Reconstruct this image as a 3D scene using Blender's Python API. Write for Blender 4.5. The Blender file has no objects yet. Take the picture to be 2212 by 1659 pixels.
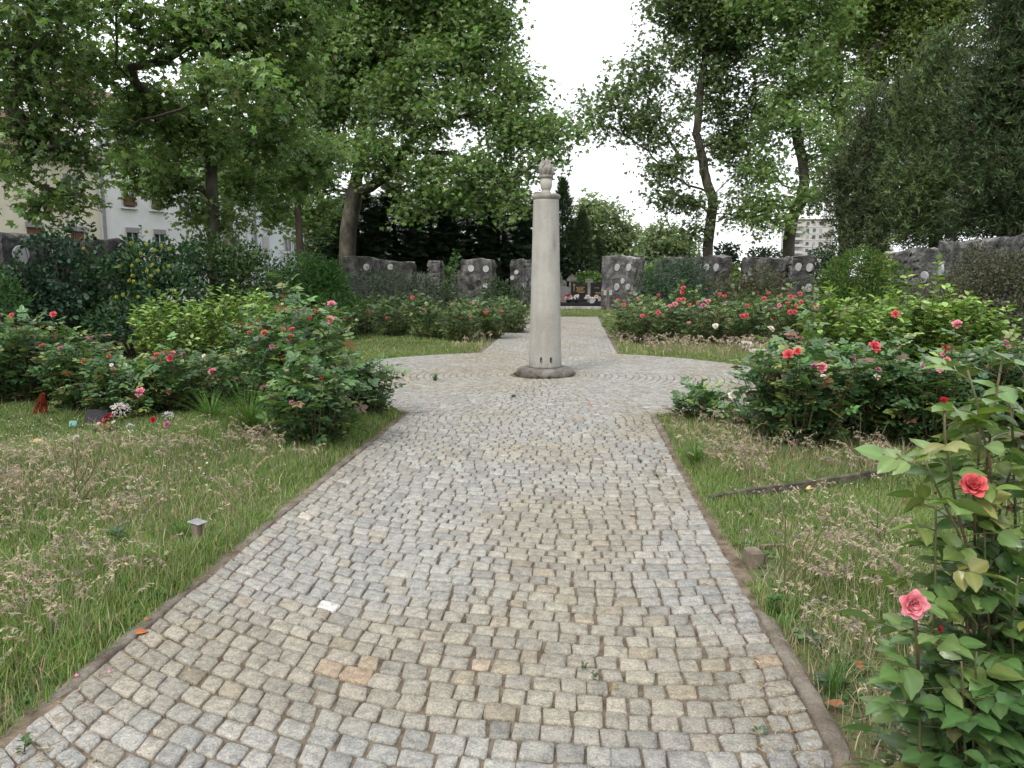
import bpy, math, zlib
import numpy as np
from mathutils import Vector, Matrix
C = bpy.context.scene.collection
PI = math.pi
# ------------------------------------------------------------------ camera
F, CX, CY, H = 1700.0, 1106.0, 829.5, 1.6
TH = math.atan(235.5 / F); PSI = math.atan(137 * math.cos(TH) / F)
_r = np.array([math.cos(PSI), math.sin(PSI), 0])
_f = np.array([-math.sin(PSI) * math.cos(TH), math.cos(PSI) * math.cos(TH), -math.sin(TH)])
_u = np.array([-math.sin(PSI) * math.sin(TH), math.cos(PSI) * math.sin(TH), math.cos(TH)])
CAM = np.array([0, 0, H])
def ray(u, v): return _f + _r * (u - CX) / F + _u * (CY - v) / F
def gnd(u, v, z=0.0):
    d = ray(u, v); return CAM + d * ((z - H) / d[2])
def atY(u, v, Y):
    d = ray(u, v); return CAM + d * (Y / d[1])
def proj(P):
    q = np.atleast_2d(P) - CAM
    w = q @ _f
    return CX + F * (q @ _r) / w, CY - F * (q @ _u) / w, w
def RNG(s): return np.random.default_rng(zlib.crc32(str(s).encode()))
def vnoise(x, y, sc, seed=0):
    g = RNG(('vn', seed)).random((64, 64))
    x = np.asarray(x) / sc; y = np.asarray(y) / sc
    i = np.floor(x).astype(int); j = np.floor(y).astype(int)
    a = x - i; b = y - j; a = a * a * (3 - 2 * a); b = b * b * (3 - 2 * b)
    return (g[i % 64, j % 64] * (1 - a) + g[(i + 1) % 64, j % 64] * a) * (1 - b) + (g[i % 64, (j + 1) % 64] * (1 - a) + g[(i + 1) % 64, (j + 1) % 64] * a) * b
# ------------------------------------------------------------------ objects
WL = {}
STAT = None
def thing(name, label, cat, loc, group=None, kind=None):
    o = bpy.data.objects.new(name, None); C.objects.link(o)
    o.empty_display_size = 0.2
    o.location = [float(a) for a in loc]; WL[o.name] = np.array(loc, float)
    tag(o, label, cat, group, kind); return o
def tag(o, label=None, cat=None, group=None, kind=None):
    if label: o['label'] = label
    if cat: o['category'] = cat
    if group: o['group'] = group
    if kind: o['kind'] = kind
    return o
class MB:
    def __init__(s): s.V = []; s.Fc = []; s.Cl = []; s.M = []; s.n = 0
    def add(s, V, faces, col=(.5, .5, .5), mat=0):
        V = np.asarray(V, float); n = len(V)
        col = np.asarray(col, float)
        if col.ndim == 1: col = np.broadcast_to(col, (n, 3))
        if isinstance(faces, np.ndarray): faces = [faces]
        else:
            by = {}
            for f in faces: by.setdefault(len(f), []).append(f)
            faces = [np.array(b) for b in by.values()]
        for f in faces:
            s.Fc.append(f + s.n); s.M.append(np.full(len(f), mat, np.int32))
        s.V.append(V); s.Cl.append(col); s.n += n
    def scatter(s, T, P, R, S, col, mat=0):
        TV, TF = T; n = len(TV); M = len(P)
        S = np.asarray(S, float)
        if S.ndim == 1: S = S[:, None]
        V = P[:, None, :] + np.einsum('mij,mnj->mni', R, TV[None] * S[:, :, None] if S.shape[1] == 1 else TV[None] * S[:, None, :])
        cc = np.repeat(col, n, 0) if col.ndim == 2 else col.reshape(-1, 3)
        for f in TF:
            ff = (f[None] + (np.arange(M) * n)[:, None, None]).reshape(-1, f.shape[1])
            s.Fc.append(ff + s.n); s.M.append(np.full(len(ff), mat, np.int32))
        s.V.append(V.reshape(-1, 3)); s.Cl.append(cc); s.n += n * M
    def tube(s, pts, rad, sides=6, col=(.5, .5, .5), mat=0, cap=True):
        pts = np.asarray(pts, float); n = len(pts); rad = np.broadcast_to(rad, n)
        t = np.gradient(pts, axis=0); t /= np.linalg.norm(t, axis=1)[:, None] + 1e-9
        ref = np.array([0.31, 0.95, 0.05]) if abs(t[0, 1]) < .8 else np.array([1, .1, 0.])
        x = np.cross(t, ref); x /= np.linalg.norm(x, axis=1)[:, None] + 1e-9; y = np.cross(t, x)
        a = np.arange(sides) * 2 * PI / sides
        V = pts[:, None] + rad[:, None, None] * (np.cos(a)[None, :, None] * x[:, None] + np.sin(a)[None, :, None] * y[:, None])
        i = np.arange(n - 1)[:, None] * sides; j = np.arange(sides)[None]; k = (j + 1) % sides
        f = np.stack([i + j, i + k, i + sides + k, i + sides + j], -1).reshape(-1, 4)
        if np.ndim(col) == 2: col = np.repeat(col, sides, 0)
        s.add(V.reshape(-1, 3), f, col, mat)
        if cap:
            s.Fc.append(np.arange(sides)[None, ::-1] + s.n - n * sides); s.M.append(np.full(1, mat, np.int32))
            s.Fc.append(np.arange(sides)[None] + s.n - sides); s.M.append(np.full(1, mat, np.int32))
    def lathe(s, prof, c, sides=40, col=(.5, .5, .5), mat=0):
        prof = np.array(prof, float); n = len(prof); a = np.arange(sides) * 2 * PI / sides
        V = np.stack([prof[:, None, 0] * np.cos(a), prof[:, None, 0] * np.sin(a), np.broadcast_to(prof[:, None, 1], (n, sides))], -1) + np.asarray(c)
        i = np.arange(n - 1)[:, None] * sides; j = np.arange(sides)[None]; k = (j + 1) % sides
        s.add(V.reshape(-1, 3), np.stack([i + j, i + k, i + sides + k, i + sides + j], -1).reshape(-1, 4), col, mat)
        for r0, rev in ((0, True), (n - 1, False)):
            if prof[r0, 0] > 1e-6:
                q = np.arange(sides)[None] + s.n - n * sides + r0 * sides
                s.Fc.append(q[:, ::-1] if rev else q); s.M.append(np.full(1, mat, np.int32))
    def box(s, c, size, rot=None, col=(.5, .5, .5), mat=0, bev=0.0):
        sx, sy, sz = [a / 2 for a in size]; b = min(bev, sx * .9, sy * .9, sz * .9)
        if b <= 0:
            V = np.array([[x, y, z] for z in (-sz, sz) for x, y in ((-sx, -sy), (sx, -sy), (sx, sy), (-sx, sy))])
            fs = [[0, 3, 2, 1], [4, 5, 6, 7], [0, 1, 5, 4], [1, 2, 6, 5], [2, 3, 7, 6], [3, 0, 4, 7]]
        else:
            V = []; 
            for z, i in ((-sz, b), (-sz + b, 0), (sz - b, 0), (sz, b)):
                hx, hy = sx - i, sy - i
                for x, y in ((-hx + b, -hy), (hx - b, -hy), (hx, -hy + b), (hx, hy - b), (hx - b, hy), (-hx + b, hy), (-hx, hy - b), (-hx, -hy + b)): V.append((x, y, z))
            V = np.array(V); fs = [list(range(7, -1, -1)), list(range(24, 32))]
            for L in range(3):
                for k in range(8): fs.append([L * 8 + k, L * 8 + (k + 1) % 8, L * 8 + 8 + (k + 1) % 8, L * 8 + 8 + k])
        if rot is not None: V = V @ np.array(rot).T
        s.add(V + np.asarray(c), fs, col, mat)
    def build(s, name, mats, parent=None, smooth=False, loc=None):
        if not isinstance(mats, (list, tuple)): mats = [mats]
        V = np.concatenate(s.V); cl = np.concatenate(s.Cl)
        off = np.zeros(3)
        if parent is not None: off = WL[parent.name]
        elif loc is not None: off = np.asarray(loc, float)
        V = V - off
        if STAT is not None: STAT.append((name, len(V)))
        tot = np.concatenate([np.full(len(f), f.shape[1], np.int32) for f in s.Fc])
        lv = np.concatenate([f.ravel() for f in s.Fc]).astype(np.int32)
        me = bpy.data.meshes.new(name)
        me.vertices.add(len(V)); me.vertices.foreach_set('co', V.astype(np.float32).ravel())
        me.loops.add(len(lv)); me.loops.foreach_set('vertex_index', lv)
        me.polygons.add(len(tot))
        st = np.zeros(len(tot), np.int32); st[1:] = np.cumsum(tot)[:-1]
        me.polygons.foreach_set('loop_start', st)
        try: me.polygons.foreach_set('loop_total', tot)
        except Exception: pass
        me.polygons.foreach_set('material_index', np.concatenate(s.M))
        me.polygons.foreach_set('use_smooth', np.full(len(tot), smooth, bool))
        a = me.attributes.new('col', 'FLOAT_COLOR', 'POINT')
        a.data.foreach_set('color', np.concatenate([cl, np.ones((len(cl), 1))], 1).astype(np.float32).ravel())
        for m in mats: me.materials.append(m)
        me.update(calc_edges=True)
        o = bpy.data.objects.new(name, me); C.objects.link(o)
        if parent is not None:
            o.parent = parent; WL[o.name] = off
        else:
            o.location = [float(q) for q in off]; WL[o.name] = off
        return o
def nrm(v): return v / (np.linalg.norm(v, axis=-1, keepdims=True) + 1e-9)
def frames(d, n):
    y = nrm(np.asarray(d, float)); z = np.asarray(n, float); z = nrm(z - (z * y).sum(-1, keepdims=True) * y)
    x = np.cross(y, z); return np.stack([x, y, z], -1)
def jit(rng, base, M, v=.18, h=.08):
    b = np.asarray(base, float)
    return np.clip(b * (1 + v * rng.normal(size=(M, 1))).clip(.45, 1.9) * (1 + h * rng.normal(size=(M, 3))), .002, .95)
def mixc(rng, cols, probs, M, v=.18, h=.07):
    cols = np.asarray(cols, float); k = rng.choice(len(cols), M, p=np.array(probs) / sum(probs))
    return jit(rng, cols[k], M, v, h)
def rotz(a): c, s = math.cos(a), math.sin(a); return np.array([[c, -s, 0], [s, c, 0], [0, 0, 1]])
def rotx(a): c, s = math.cos(a), math.sin(a); return np.array([[1, 0, 0], [0, c, -s], [0, s, c]])
def roty(a): c, s = math.cos(a), math.sin(a); return np.array([[c, 0, s], [0, 1, 0], [-s, 0, c]])
# ------------------------------------------------------------------ materials
MATS = {}
def newmat(name):
    m = bpy.data.materials.new(name); m.use_nodes = True
    nt = m.node_tree; nt.nodes.clear()
    out = nt.nodes.new('ShaderNodeOutputMaterial'); MATS[name] = m
    return m, nt, out
def nd(nt, t, **k):
    n = nt.nodes.new(t)
    for a, b in k.items(): setattr(n, a, b)
    return n
def leafmat(name, rough=.5, spec=.35, trans=.3, tcol=(1.25, 1.35, .6), bump=0):
    m, nt, out = newmat(name)
    at = nd(nt, 'ShaderNodeAttribute', attribute_name='col')
    p = nd(nt, 'ShaderNodeBsdfPrincipled'); p.inputs['Roughness'].default_value = rough
    p.inputs['Specular IOR Level'].default_value = spec
    t = nd(nt, 'ShaderNodeBsdfTranslucent'); mx = nd(nt, 'ShaderNodeMixShader'); mx.inputs[0].default_value = trans
    mul = nd(nt, 'ShaderNodeMixRGB', blend_type='MULTIPLY'); mul.inputs[0].default_value = 1; mul.inputs[2].default_value = (*tcol, 1)
    nt.links.new(at.outputs['Color'], mul.inputs[1]); nt.links.new(mul.outputs[0], t.inputs[0])
    nt.links.new(at.outputs['Color'], p.inputs['Base Color'])
    if bump:
        tc = nd(nt, 'ShaderNodeTexCoord'); no = nd(nt, 'ShaderNodeTexNoise'); no.inputs['Scale'].default_value = bump; no.inputs['Detail'].default_value = 3
        b = nd(nt, 'ShaderNodeBump'); b.inputs['Strength'].default_value = .25; b.inputs['Distance'].default_value = .004
        nt.links.new(tc.outputs['Object'], no.inputs['Vector']); nt.links.new(no.outputs['Fac'], b.inputs['Height']); nt.links.new(b.outputs[0], p.inputs['Normal'])
    nt.links.new(p.outputs[0], mx.inputs[1]); nt.links.new(t.outputs[0], mx.inputs[2]); nt.links.new(mx.outputs[0], out.inputs[0])
    return m
def solid(name, cols, scale=6., rough=.8, bump=.3, bscale=None, detail=6, attr=False, spec=.3, metal=0., bdist=.02, fine=0., fscale=200, stretch=None, ramp=(.35, .65)):
    """noise ramp between two or three colours, optional fine speckle, optional tint by the col attribute"""
    m, nt, out = newmat(name); L = nt.links.new
    p = nd(nt, 'ShaderNodeBsdfPrincipled'); p.inputs['Roughness'].default_value = rough
    p.inputs['Specular IOR Level'].default_value = spec; p.inputs['Metallic'].default_value = metal
    tc = nd(nt, 'ShaderNodeTexCoord'); mp = nd(nt, 'ShaderNodeMapping')
    if stretch: mp.inputs['Scale'].default_value = stretch
    L(tc.outputs['Object'], mp.inputs[0])
    no = nd(nt, 'ShaderNodeTexNoise'); no.inputs['Scale'].default_value = scale; no.inputs['Detail'].default_value = detail; no.inputs['Roughness'].default_value = .62
    L(mp.outputs[0], no.inputs['Vector'])
    rp = nd(nt, 'ShaderNodeValToRGB'); e = rp.color_ramp.elements
    if len(cols) == 1: cols = [cols[0], cols[0]]
    for i, c in enumerate(cols):
        pos = ramp[0] + (ramp[1] - ramp[0]) * i / (len(cols) - 1)
        if i < 2: e[i].position = pos; e[i].color = (*c, 1)
        else: q = e.new(pos); q.color = (*c, 1)
    L(no.outputs['Fac'], rp.inputs[0]); cur = rp.outputs[0]
    if attr:
        at = nd(nt, 'ShaderNodeAttribute', attribute_name='col'); mu = nd(nt, 'ShaderNodeMixRGB', blend_type='MULTIPLY'); mu.inputs[0].default_value = 1
        L(cur, mu.inputs[1]); L(at.outputs['Color'], mu.inputs[2]); cur = mu.outputs[0]
    if fine:
        n2 = nd(nt, 'ShaderNodeTexNoise'); n2.inputs['Scale'].default_value = fscale; n2.inputs['Detail'].default_value = 3; n2.inputs['Roughness'].default_value = .7
        L(tc.outputs['Object'], n2.inputs['Vector'])
        mr = nd(nt, 'ShaderNodeMapRange'); mr.inputs[1].default_value = .3; mr.inputs[2].default_value = .7; mr.inputs[3].default_value = 1 - fine; mr.inputs[4].default_value = 1 + fine
        L(n2.outputs['Fac'], mr.inputs[0]); mu = nd(nt, 'ShaderNodeVectorMath', operation='SCALE')
        L(cur, mu.inputs[0]); L(mr.outputs[0], mu.inputs['Scale']); cur = mu.outputs[0]
    L(cur, p.inputs['Base Color'])
    if bump:
        nb = nd(nt, 'ShaderNodeTexNoise'); nb.inputs['Scale'].default_value = bscale or scale * 3; nb.inputs['Detail'].default_value = 8
        L(mp.outputs[0], nb.inputs['Vector']); b = nd(nt, 'ShaderNodeBump'); b.inputs['Strength'].default_value = bump; b.inputs['Distance'].default_value = bdist
        L(nb.outputs['Fac'], b.inputs['Height']); L(b.outputs[0], p.inputs['Normal'])
    L(p.outputs[0], out.inputs[0]); return m
M_leaf = leafmat('plane_leaf', .38, .5, .45, (1.2, 1.28, .75))
M_rose = leafmat('rose_leaf', .36, .45, .22)
M_rosen = leafmat('rose_leaf_near', .33, .45, .22, bump=90)
M_shrub = leafmat('shrub_leaf', .5, .35, .28)
M_need = leafmat('needles', .65, .2, .12)
M_grass = leafmat('grass_blade', .55, .3, .3)
M_dry = leafmat('dry_blade', .8, .1, .25, (1.1, 1.05, .9))
M_petal = leafmat('petal', .6, .2, .3, (1.2, .9, .95))
M_stem = solid('green_stem', [(.05, .085, .03), (.10, .06, .035)], 9, .6, .2)
M_cane = solid('rose_cane', [(.055, .085, .03), (.11, .07, .04)], 14, .5, .2)
M_bark = solid('plane_bark', [(.022, .021, .016), (.05, .045, .034), (.10, .09, .068)], 2.6, .9, .5, 9, stretch=(1, 1, .45), bdist=.03)
M_darkbark = solid('dark_bark', [(.025, .02, .015), (.06, .045, .033)], 5, .9, .6, 14, stretch=(1, 1, .3))
M_cob = solid('granite_setts', [(.74, .74, .75), (1.0, 1.0, .99), (1.2, 1.18, 1.13)], 22, .75, .6, 60, attr=True, fine=.42, fscale=130, bdist=.012)
M_joint = solid('joint_soil', [(.06, .043, .028), (.115, .088, .06), (.175, .142, .10)], 11, .95, .6, 60)
M_kerb = solid('kerb_concrete', [(.075, .06, .045), (.125, .105, .082), (.18, .162, .135)], 5, .9, .5, 40, fine=.25, fscale=120)
M_ground = solid('ground_soil', [(.04, .06, .018), (.07, .085, .03), (.12, .10, .058)], 1.3, .95, .5, 40, fine=.35, fscale=45)
M_conc = solid('column_concrete', [(.245, .234, .206), (.29, .279, .25), (.315, .304, .275)], 1.6, .85, .25, 160, attr=True, fine=.24, fscale=95, bdist=.008)
M_concd = solid('weathered_concrete', [(.10, .092, .08), (.19, .177, .155), (.27, .255, .225)], 7, .9, .45, 60, fine=.22, fscale=90)
M_concb = solid('stained_concrete', [(.055, .05, .042), (.11, .10, .088), (.165, .155, .14)], 7, .9, .45, 60, fine=.25, fscale=90)
M_wall = solid('old_wall', [(.010, .010, .010), (.032, .031, .030), (.085, .083, .08)], 2.3, .95, .8, 14, attr=True, fine=.35, fscale=30, bdist=.05, ramp=(.32, .68))
M_white = solid('white_enamel', [(.27, .28, .29), (.36, .36, .36)], 4, .5, .05)
M_dark = solid('painted_recess_shade', [(.01, .01, .01), (.02, .02, .018)], 5, .9, .1)  # near-black colour standing in for the shade inside slots and holes
M_wood = solid('grey_wood', [(.07, .055, .04), (.14, .115, .085), (.20, .17, .13)], 9, .9, .5, 30, stretch=(1, 1, .2))
# ------------------------------------------------------------------ ground and path
PXL, PXR, PXC = -1.92, .86, -.53
YC, RC, YEND = 12.6, 3.8, 30.6
COL = np.array([atY(1177.5, 800, YC)[0], YC, 0.])
def pathdist(x, y):
    """>0 outside of the paving, metres (approx)"""
    x = np.asarray(x, float); y = np.asarray(y, float)
    dr = np.hypot(x - PXC, y - YC) - RC
    ds = np.maximum(np.abs(x - PXC) - (PXR - PXL) / 2, y - YEND)
    return np.minimum(dr, ds)
def gz(x, y):
    d = np.clip(pathdist(x, y) - .12, 0, 1.5) / 1.5
    g = -.012 + d * (.03 + .09 * (vnoise(x, y, 1.1, 3) - .5) + .10 * (vnoise(x, y, 3.1, 4) - .5))
    return np.where(pathdist(x, y) < .05, -.07, g)
def axis(a, b, step, far):
    lo = [-far, -far * .4, -far * .15, a - 20, a - 6]; hi = [b + 6, b + 20, far * .15, far * .4, far]
    return np.array(lo + list(np.arange(a, b + 1e-6, step)) + hi)
gx = axis(-15, 15, .2, 900.); gy = axis(-3, 38, .2, 1200.)
X, Y = np.meshgrid(gx, gy, indexing='ij'); Z = gz(X, Y)
farm = (np.abs(X) > 15.01) | (Y > 38.01) | (Y < -3.01); Z = np.where(farm, -.02, Z)
mb = MB(); nx, ny = X.shape
i, j = np.meshgrid(np.arange(nx - 1), np.arange(ny - 1), indexing='ij'); q = (i * ny + j).ravel()
mb.add(np.stack([X, Y, Z], -1).reshape(-1, 3), np.stack([q, q + ny, q + ny + 1, q + 1], -1))
tag(mb.build('ground', M_ground, smooth=True), kind='structure')
# setts
def setts():
    g = RNG('setts'); mb = MB()
    for x0, x1, y0, y1, z in ((PXL - .1, PXR + .1, .2, YC - 3.3, -.0075), (PXL - .1, PXR + .1, YC + 3.3, YEND + .1, -.0075)):
        mb.add([[x0, y0, z], [x1, y0, z], [x1, y1, z], [x0, y1, z]], [[0, 1, 2, 3]], (1, 1, 1), 1)
    a = np.linspace(0, 2 * PI, 65)[:-1]
    mb.add(np.stack([PXC + (RC + .1) * np.cos(a), YC + (RC + .1) * np.sin(a), np.full(64, -.004)], 1), [list(range(64))], (1, 1, 1), 1)
    A0, A1, B0, B1, KIND = [], [], [], [], []
    def row(k, lo, hi, b0, b1, kind, mean):
        m = max(3, int(round((hi - lo) / mean + g.uniform(-.5, .5)))); w = g.uniform(.75, 1.3, m); w = np.concatenate([[0], np.cumsum(w)]) / w.sum() * (hi - lo) + lo
        for k in range(m): A0.append(w[k]); A1.append(w[k + 1]); B0.append(b0); B1.append(b1); KIND.append(kind)
    ARC = 3.6; hw = (PXR - PXL) / 2
    y = .2
    while y < YEND + .3:
        st = .106 * g.uniform(.9, 1.1)
        row(0, -hw - .015, hw + .015, y, y + st, 0, .108); y += st
    r = .50
    while r < RC - .04:
        st = .108 * g.uniform(.92, 1.08); o = g.uniform(0, .2); row(1, o, o + 2 * PI * (r + st / 2), r, r + st, 1, .110); r += st
    A0, A1, B0, B1, KIND = map(np.array, (A0, A1, B0, B1, KIND)); n = len(A0)
    # rounded outline in (s,t) unit square
    m = 12; th = np.arange(m) * 2 * PI / m + PI / m; e = .24
    su = np.sign(np.cos(th)) * np.abs(np.cos(th)) ** e; sv = np.sign(np.sin(th)) * np.abs(np.sin(th)) ** e
    cs = np.array([[-1, -1], [1, -1], [1, 1], [-1, 1]])
    cj = g.normal(0, .075, (n, 4, 2))
    gap = g.uniform(.005, .013, (n, 1))
    w = (A1 - A0)[:, None] / 2 - gap / 2; h = (B1 - B0)[:, None] / 2 - gap / 2
    def ring(sc):
        u = su[None] * np.ones((n, 1)); v = sv[None] * np.ones((n, 1))
        wt = np.stack([(1 - u) * (1 - v), (1 + u) * (1 - v), (1 + u) * (1 + v), (1 - u) * (1 + v)], -1) / 4
        d = np.einsum('nmk,nkc->nmc', wt, cj)
        rj = 1 + RJ
        return (u * sc * rj + d[..., 0]) * w, (v * sc * rj + d[..., 1]) * h
    RJ = g.normal(0, .035, (n, m))
    tilt = g.normal(0, .013, (n, 2)); base = g.normal(.001, .0014, (n, 1))
    def place(a, b):
        ac = (A0 + A1)[:, None] / 2 + a; bc = (B0 + B1)[:, None] / 2 + b
        x0 = PXC + ac; y0 = bc + (ARC - np.sqrt(ARC ** 2 - np.clip(ac - .69, -2.3, 1.6) ** 2)) + .012 * np.sin(ac * 5 + bc * 2)
        rr = bc; an = (ac) / ((B0 + B1)[:, None] / 2) - PI / 2
        return np.where(KIND[:, None] == 0, x0, COL[0] * 0 + PXC + rr * np.cos(an)), np.where(KIND[:, None] == 0, y0, YC + rr * np.sin(an))
    L = []
    for sc, z in ((1.0, -.035), (1.0, -.004), (.93, .002), (.55, .004)):
        a, b = ring(sc); x, y = place(a, b)
        L.append(np.stack([x, y, z + base + (tilt[:, :1] * a + tilt[:, 1:] * b if z > -.02 else 0 * a) + (g.normal(0, .0012, (n, m)) if z > 0 else 0)], -1))
    a, b = place(np.zeros((n, 1)), np.zeros((n, 1))); cx, cy = a[:, 0], b[:, 0]
    d = np.hypot(cx - PXC, cy - YC)
    keep = np.where(KIND == 0, (d > RC - .03) & (np.abs(cx - PXC) < hw) & (cy < YEND - .03) & (cy > .6), True)
    V = np.stack(L, 1)[keep]; n = len(V)  # n,4,m,3
    col = mixc(g, [(.215, .216, .209), (.24, .238, .226), (.195, .197, .194), (.222, .210, .185), (.235, .20, .155)], [.46, .32, .13, .08, .006], n, .07, .005)
    # a warm, dusty stain over parts of the paving
    cxk, cyk = cx[keep], cy[keep]
    st = np.clip((vnoise(cxk, cyk, 1.0, 9) - .45) * 3, 0, 1)[:, None]
    col = col * (1 - .20 * st * np.array([.25, .5, 1.0])) * np.array([1.02, 1.0, .955])
    u, v, _ = proj(np.stack([cxk, cyk, cxk * 0], 1))
    k = np.argmin(np.hypot(u - 727, v - 1316)); col[k] = (.42, .41, .39)
    k = np.argmin(np.hypot(u - 1235, v - 990 - 0)); 
    for (pu, pv, cc) in ((735, 1447, (.25, .20, .145)), (800, 1452, (.24, .195, .14)), (660, 1108, (.36, .33, .28)), (1040, 1432, (.28, .225, .17)), (790, 1475, (.24, .185, .13)), (1700, 1412, (.25, .20, .145))):
        k = np.argmin(np.hypot(u - pu, v - pv)); col[k] = cc
    idx = np.arange(n)[:, None, None] * 4 * m; q = np.arange(m); q1 = (q + 1) % m
    fs = []
    for l in range(3):
        fs.append((idx + np.stack([l * m + q, l * m + q1, l * m + m + q1, l * m + m + q], -1)[None]).reshape(-1, 4))
    top = (np.arange(n)[:, None] * 4 * m + 3 * m + q[None])
    mb.add(V.reshape(-1, 3), fs[0], np.repeat(col, 4 * m, 0), 0)
    for f in fs[1:] + [top]:
        mb.Fc.append(f + mb.n - n * 4 * m); mb.M.append(np.zeros(len(f), np.int32))
    o = mb.build('cobbled_path', [M_cob, M_joint], smooth=True); tag(o, kind='structure')
setts()
# kerbs (one strip each side)
def kerb(side):
    g = RNG('kerb%d' % side); hw = 1.39 + .055; R = RC + .055; a0 = math.asin(hw / R)
    pts = [(hw, y) for y in np.arange(.6, YC - R * math.cos(a0), .09)]
    pts += [(R * math.sin(a), YC - R * math.cos(a)) for a in np.linspace(a0, PI - a0, 110)]
    pts += [(hw, y) for y in np.arange(YC + R * math.cos(a0) + .09, YEND, .15)]
    p = np.array(pts); p[:, 0] = PXC + side * p[:, 0]
    t = nrm(np.gradient(p, axis=0)); nn = np.stack([t[:, 1], -t[:, 0]], 1) * side
    n = len(p); wob = .022 * (vnoise(p[:, 0] * 3, p[:, 1] * 3, .5, 11) - .5)
    prof = [(-.035, -.06), (-.035, -.002), (-.025, .007), (.0, .011), (.022, .008), (.035, -.001), (.035, -.06)]
    V = []
    sj = np.concatenate([[0], np.cumsum(np.linalg.norm(np.diff(p, axis=0), axis=1))]); jn = np.abs((sj / .62) % 1 - .5) > .44; blk = vnoise(np.floor(sj / .62) * 7.3, 0 * sj, 1., 23)
    low = .05 * np.clip(vnoise(p[:, 0], p[:, 1], .8, 21) * 2.4 - .9, 0, 1)   # sunk under dirt here and there
    for a, z in prof:
        zz = z - (low + .018 * jn - .010 * (blk - .4)) * (z > -.01) + g.normal(0, .002, n)
        V.append(np.stack([p[:, 0] + nn[:, 0] * (a + wob + g.normal(0, .002, n)), p[:, 1] + nn[:, 1] * (a + wob), zz], 1))
    V = np.stack(V, 1); k = len(prof); i = np.arange(n - 1)[:, None] * k; j = np.arange(k - 1)[None]
    f = np.stack([i + j, i + j + 1, i + k + j + 1, i + k + j], -1).reshape(-1, 4)
    if side < 0: f = f[:, ::-1]
    mb = MB(); mb.add(V.reshape(-1, 3), f); o = mb.build('path_kerb', M_kerb, smooth=True); tag(o, kind='structure')
kerb(-1); kerb(1)
def shaftcol(zs, sd):
    """weathering of the shaft: a grey smudge on one side, rain streaks under the collar, grime at the foot"""
    z, a = np.meshgrid(zs, np.arange(sd) * 2 * PI / sd, indexing='ij'); f = (z - zs[0]) / (zs[-1] - zs[0])
    n1 = vnoise(a * 9, z * .8, .5, 91); n2 = vnoise(a * 4, z * 5, .8, 92)
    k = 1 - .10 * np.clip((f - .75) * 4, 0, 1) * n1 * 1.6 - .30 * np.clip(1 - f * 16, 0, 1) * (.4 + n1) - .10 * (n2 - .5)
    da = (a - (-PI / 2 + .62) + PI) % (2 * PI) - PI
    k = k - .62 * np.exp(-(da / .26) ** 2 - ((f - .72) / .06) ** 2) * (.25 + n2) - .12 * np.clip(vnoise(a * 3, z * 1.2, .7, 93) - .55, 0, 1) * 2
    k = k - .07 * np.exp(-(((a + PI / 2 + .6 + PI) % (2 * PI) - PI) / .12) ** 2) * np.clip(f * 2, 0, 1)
    return np.clip(k, .3, 1.1).reshape(-1, 1) * np.array([[1, 1, 1.]])
# ------------------------------------------------------------------ column with stone flame
root = thing('memorial_column', 'tall tapering pale concrete column topped by a stone flame, in the paved circle', 'column', COL)
D = YC / (ray(1177, 700)[1]); pxm = YC / F
cz = lambda v: atY(1177.5, v, YC)[2]
b = MB(); R0 = 62 * pxm
b.lathe([(R0 - .02, -.03), (R0, .005), (R0 + .004, .06), (R0 - .01, .10), (R0 - .05, .125), (.30, .132), (.0, .132)], COL, 56)
b.build('base_disc', M_concb, root, True)
zt = cz(432); zb = .13
r0, r1 = 35.5 * pxm, 27.0 * pxm
b = MB(); zs = np.linspace(zb, zt, 90)
b.lathe([(r0 + (r1 - r0) * ((z - zb) / (zt - zb)) ** .92, z) for z in zs], COL, 64, col=shaftcol(zs, 64))
b.build('shaft', M_conc, root, True)
zc = cz(430)
b = MB(); rc = 30.5 * pxm
b.lathe([(r1 - .005, zc - .02), (rc - .02, zc - .005), (rc, zc + .02), (rc, zc + .05), (rc - .03, zc + .072), (.10, zc + .076), (0, zc + .076)], COL, 56)
b.build('collar', M_concd, root, True)
zu = zc + .074; zr = cz(379)
b = MB(); ru = 12.6 * pxm; rf = 9.5 * pxm
b.lathe([(rf * 1.1, zu), (rf * 1.1, zu + .025), (rf * .95, zu + .05), (rf * .98, zu + .06), (ru * .80, zu + .07), (ru * .95, zu + .10), (ru, zu + .14), (ru, zr - .045)], COL, 40, col=(1, 1, 1))
b.build('urn', M_conc, root, True)
b = MB(); b.lathe([(ru - .005, zr - .048), (ru + .016, zr - .04), (ru + .018, zr - .004), (ru + .006, zr + .006), (0, zr + .008)], COL, 40)
b.build('urn_rim', M_concd, root, True)
# flame: tongues around a core
zf = cz(341); hf = zf - zr; b = MB(); g = RNG('flame')
def tongue(ang, rad, h, w, tw, lean):
    n = 9; P = []; Rr = []
    t = np.linspace(0, 1, n)
    a = ang + tw * t ** 1.4
    rr = rad * (1 + .35 * np.sin(t * PI * .9) - .55 * t ** 2)
    pts = np.stack([COL[0] + rr * np.cos(a) + lean * t ** 2, COL[1] + rr * np.sin(a), zr - .005 + h * t], 1)
    wd = w * (np.sin(np.clip(t * .78 + .22, 0, 1) * PI) ** .8 + .02) 
    b.tube(pts, wd, 9)
for k in range(8):
    tongue(k * PI / 4 + .3, ru * .74, hf * (.66 + .30 * ((k * 3) % 5) / 4), .042, .8, 0)
for k in range(4): tongue(k * PI / 2 + .9, ru * .30, hf * (.9 + .1 * (k % 2)), .055, -.8, .0)
b.lathe([(ru * .7, zr), (ru * .72, zr + hf * .3), (ru * .42, zr + hf * .6), (0, zr + hf * .72)], COL, 16)
b.build('flame', M_concd, root, True)
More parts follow.
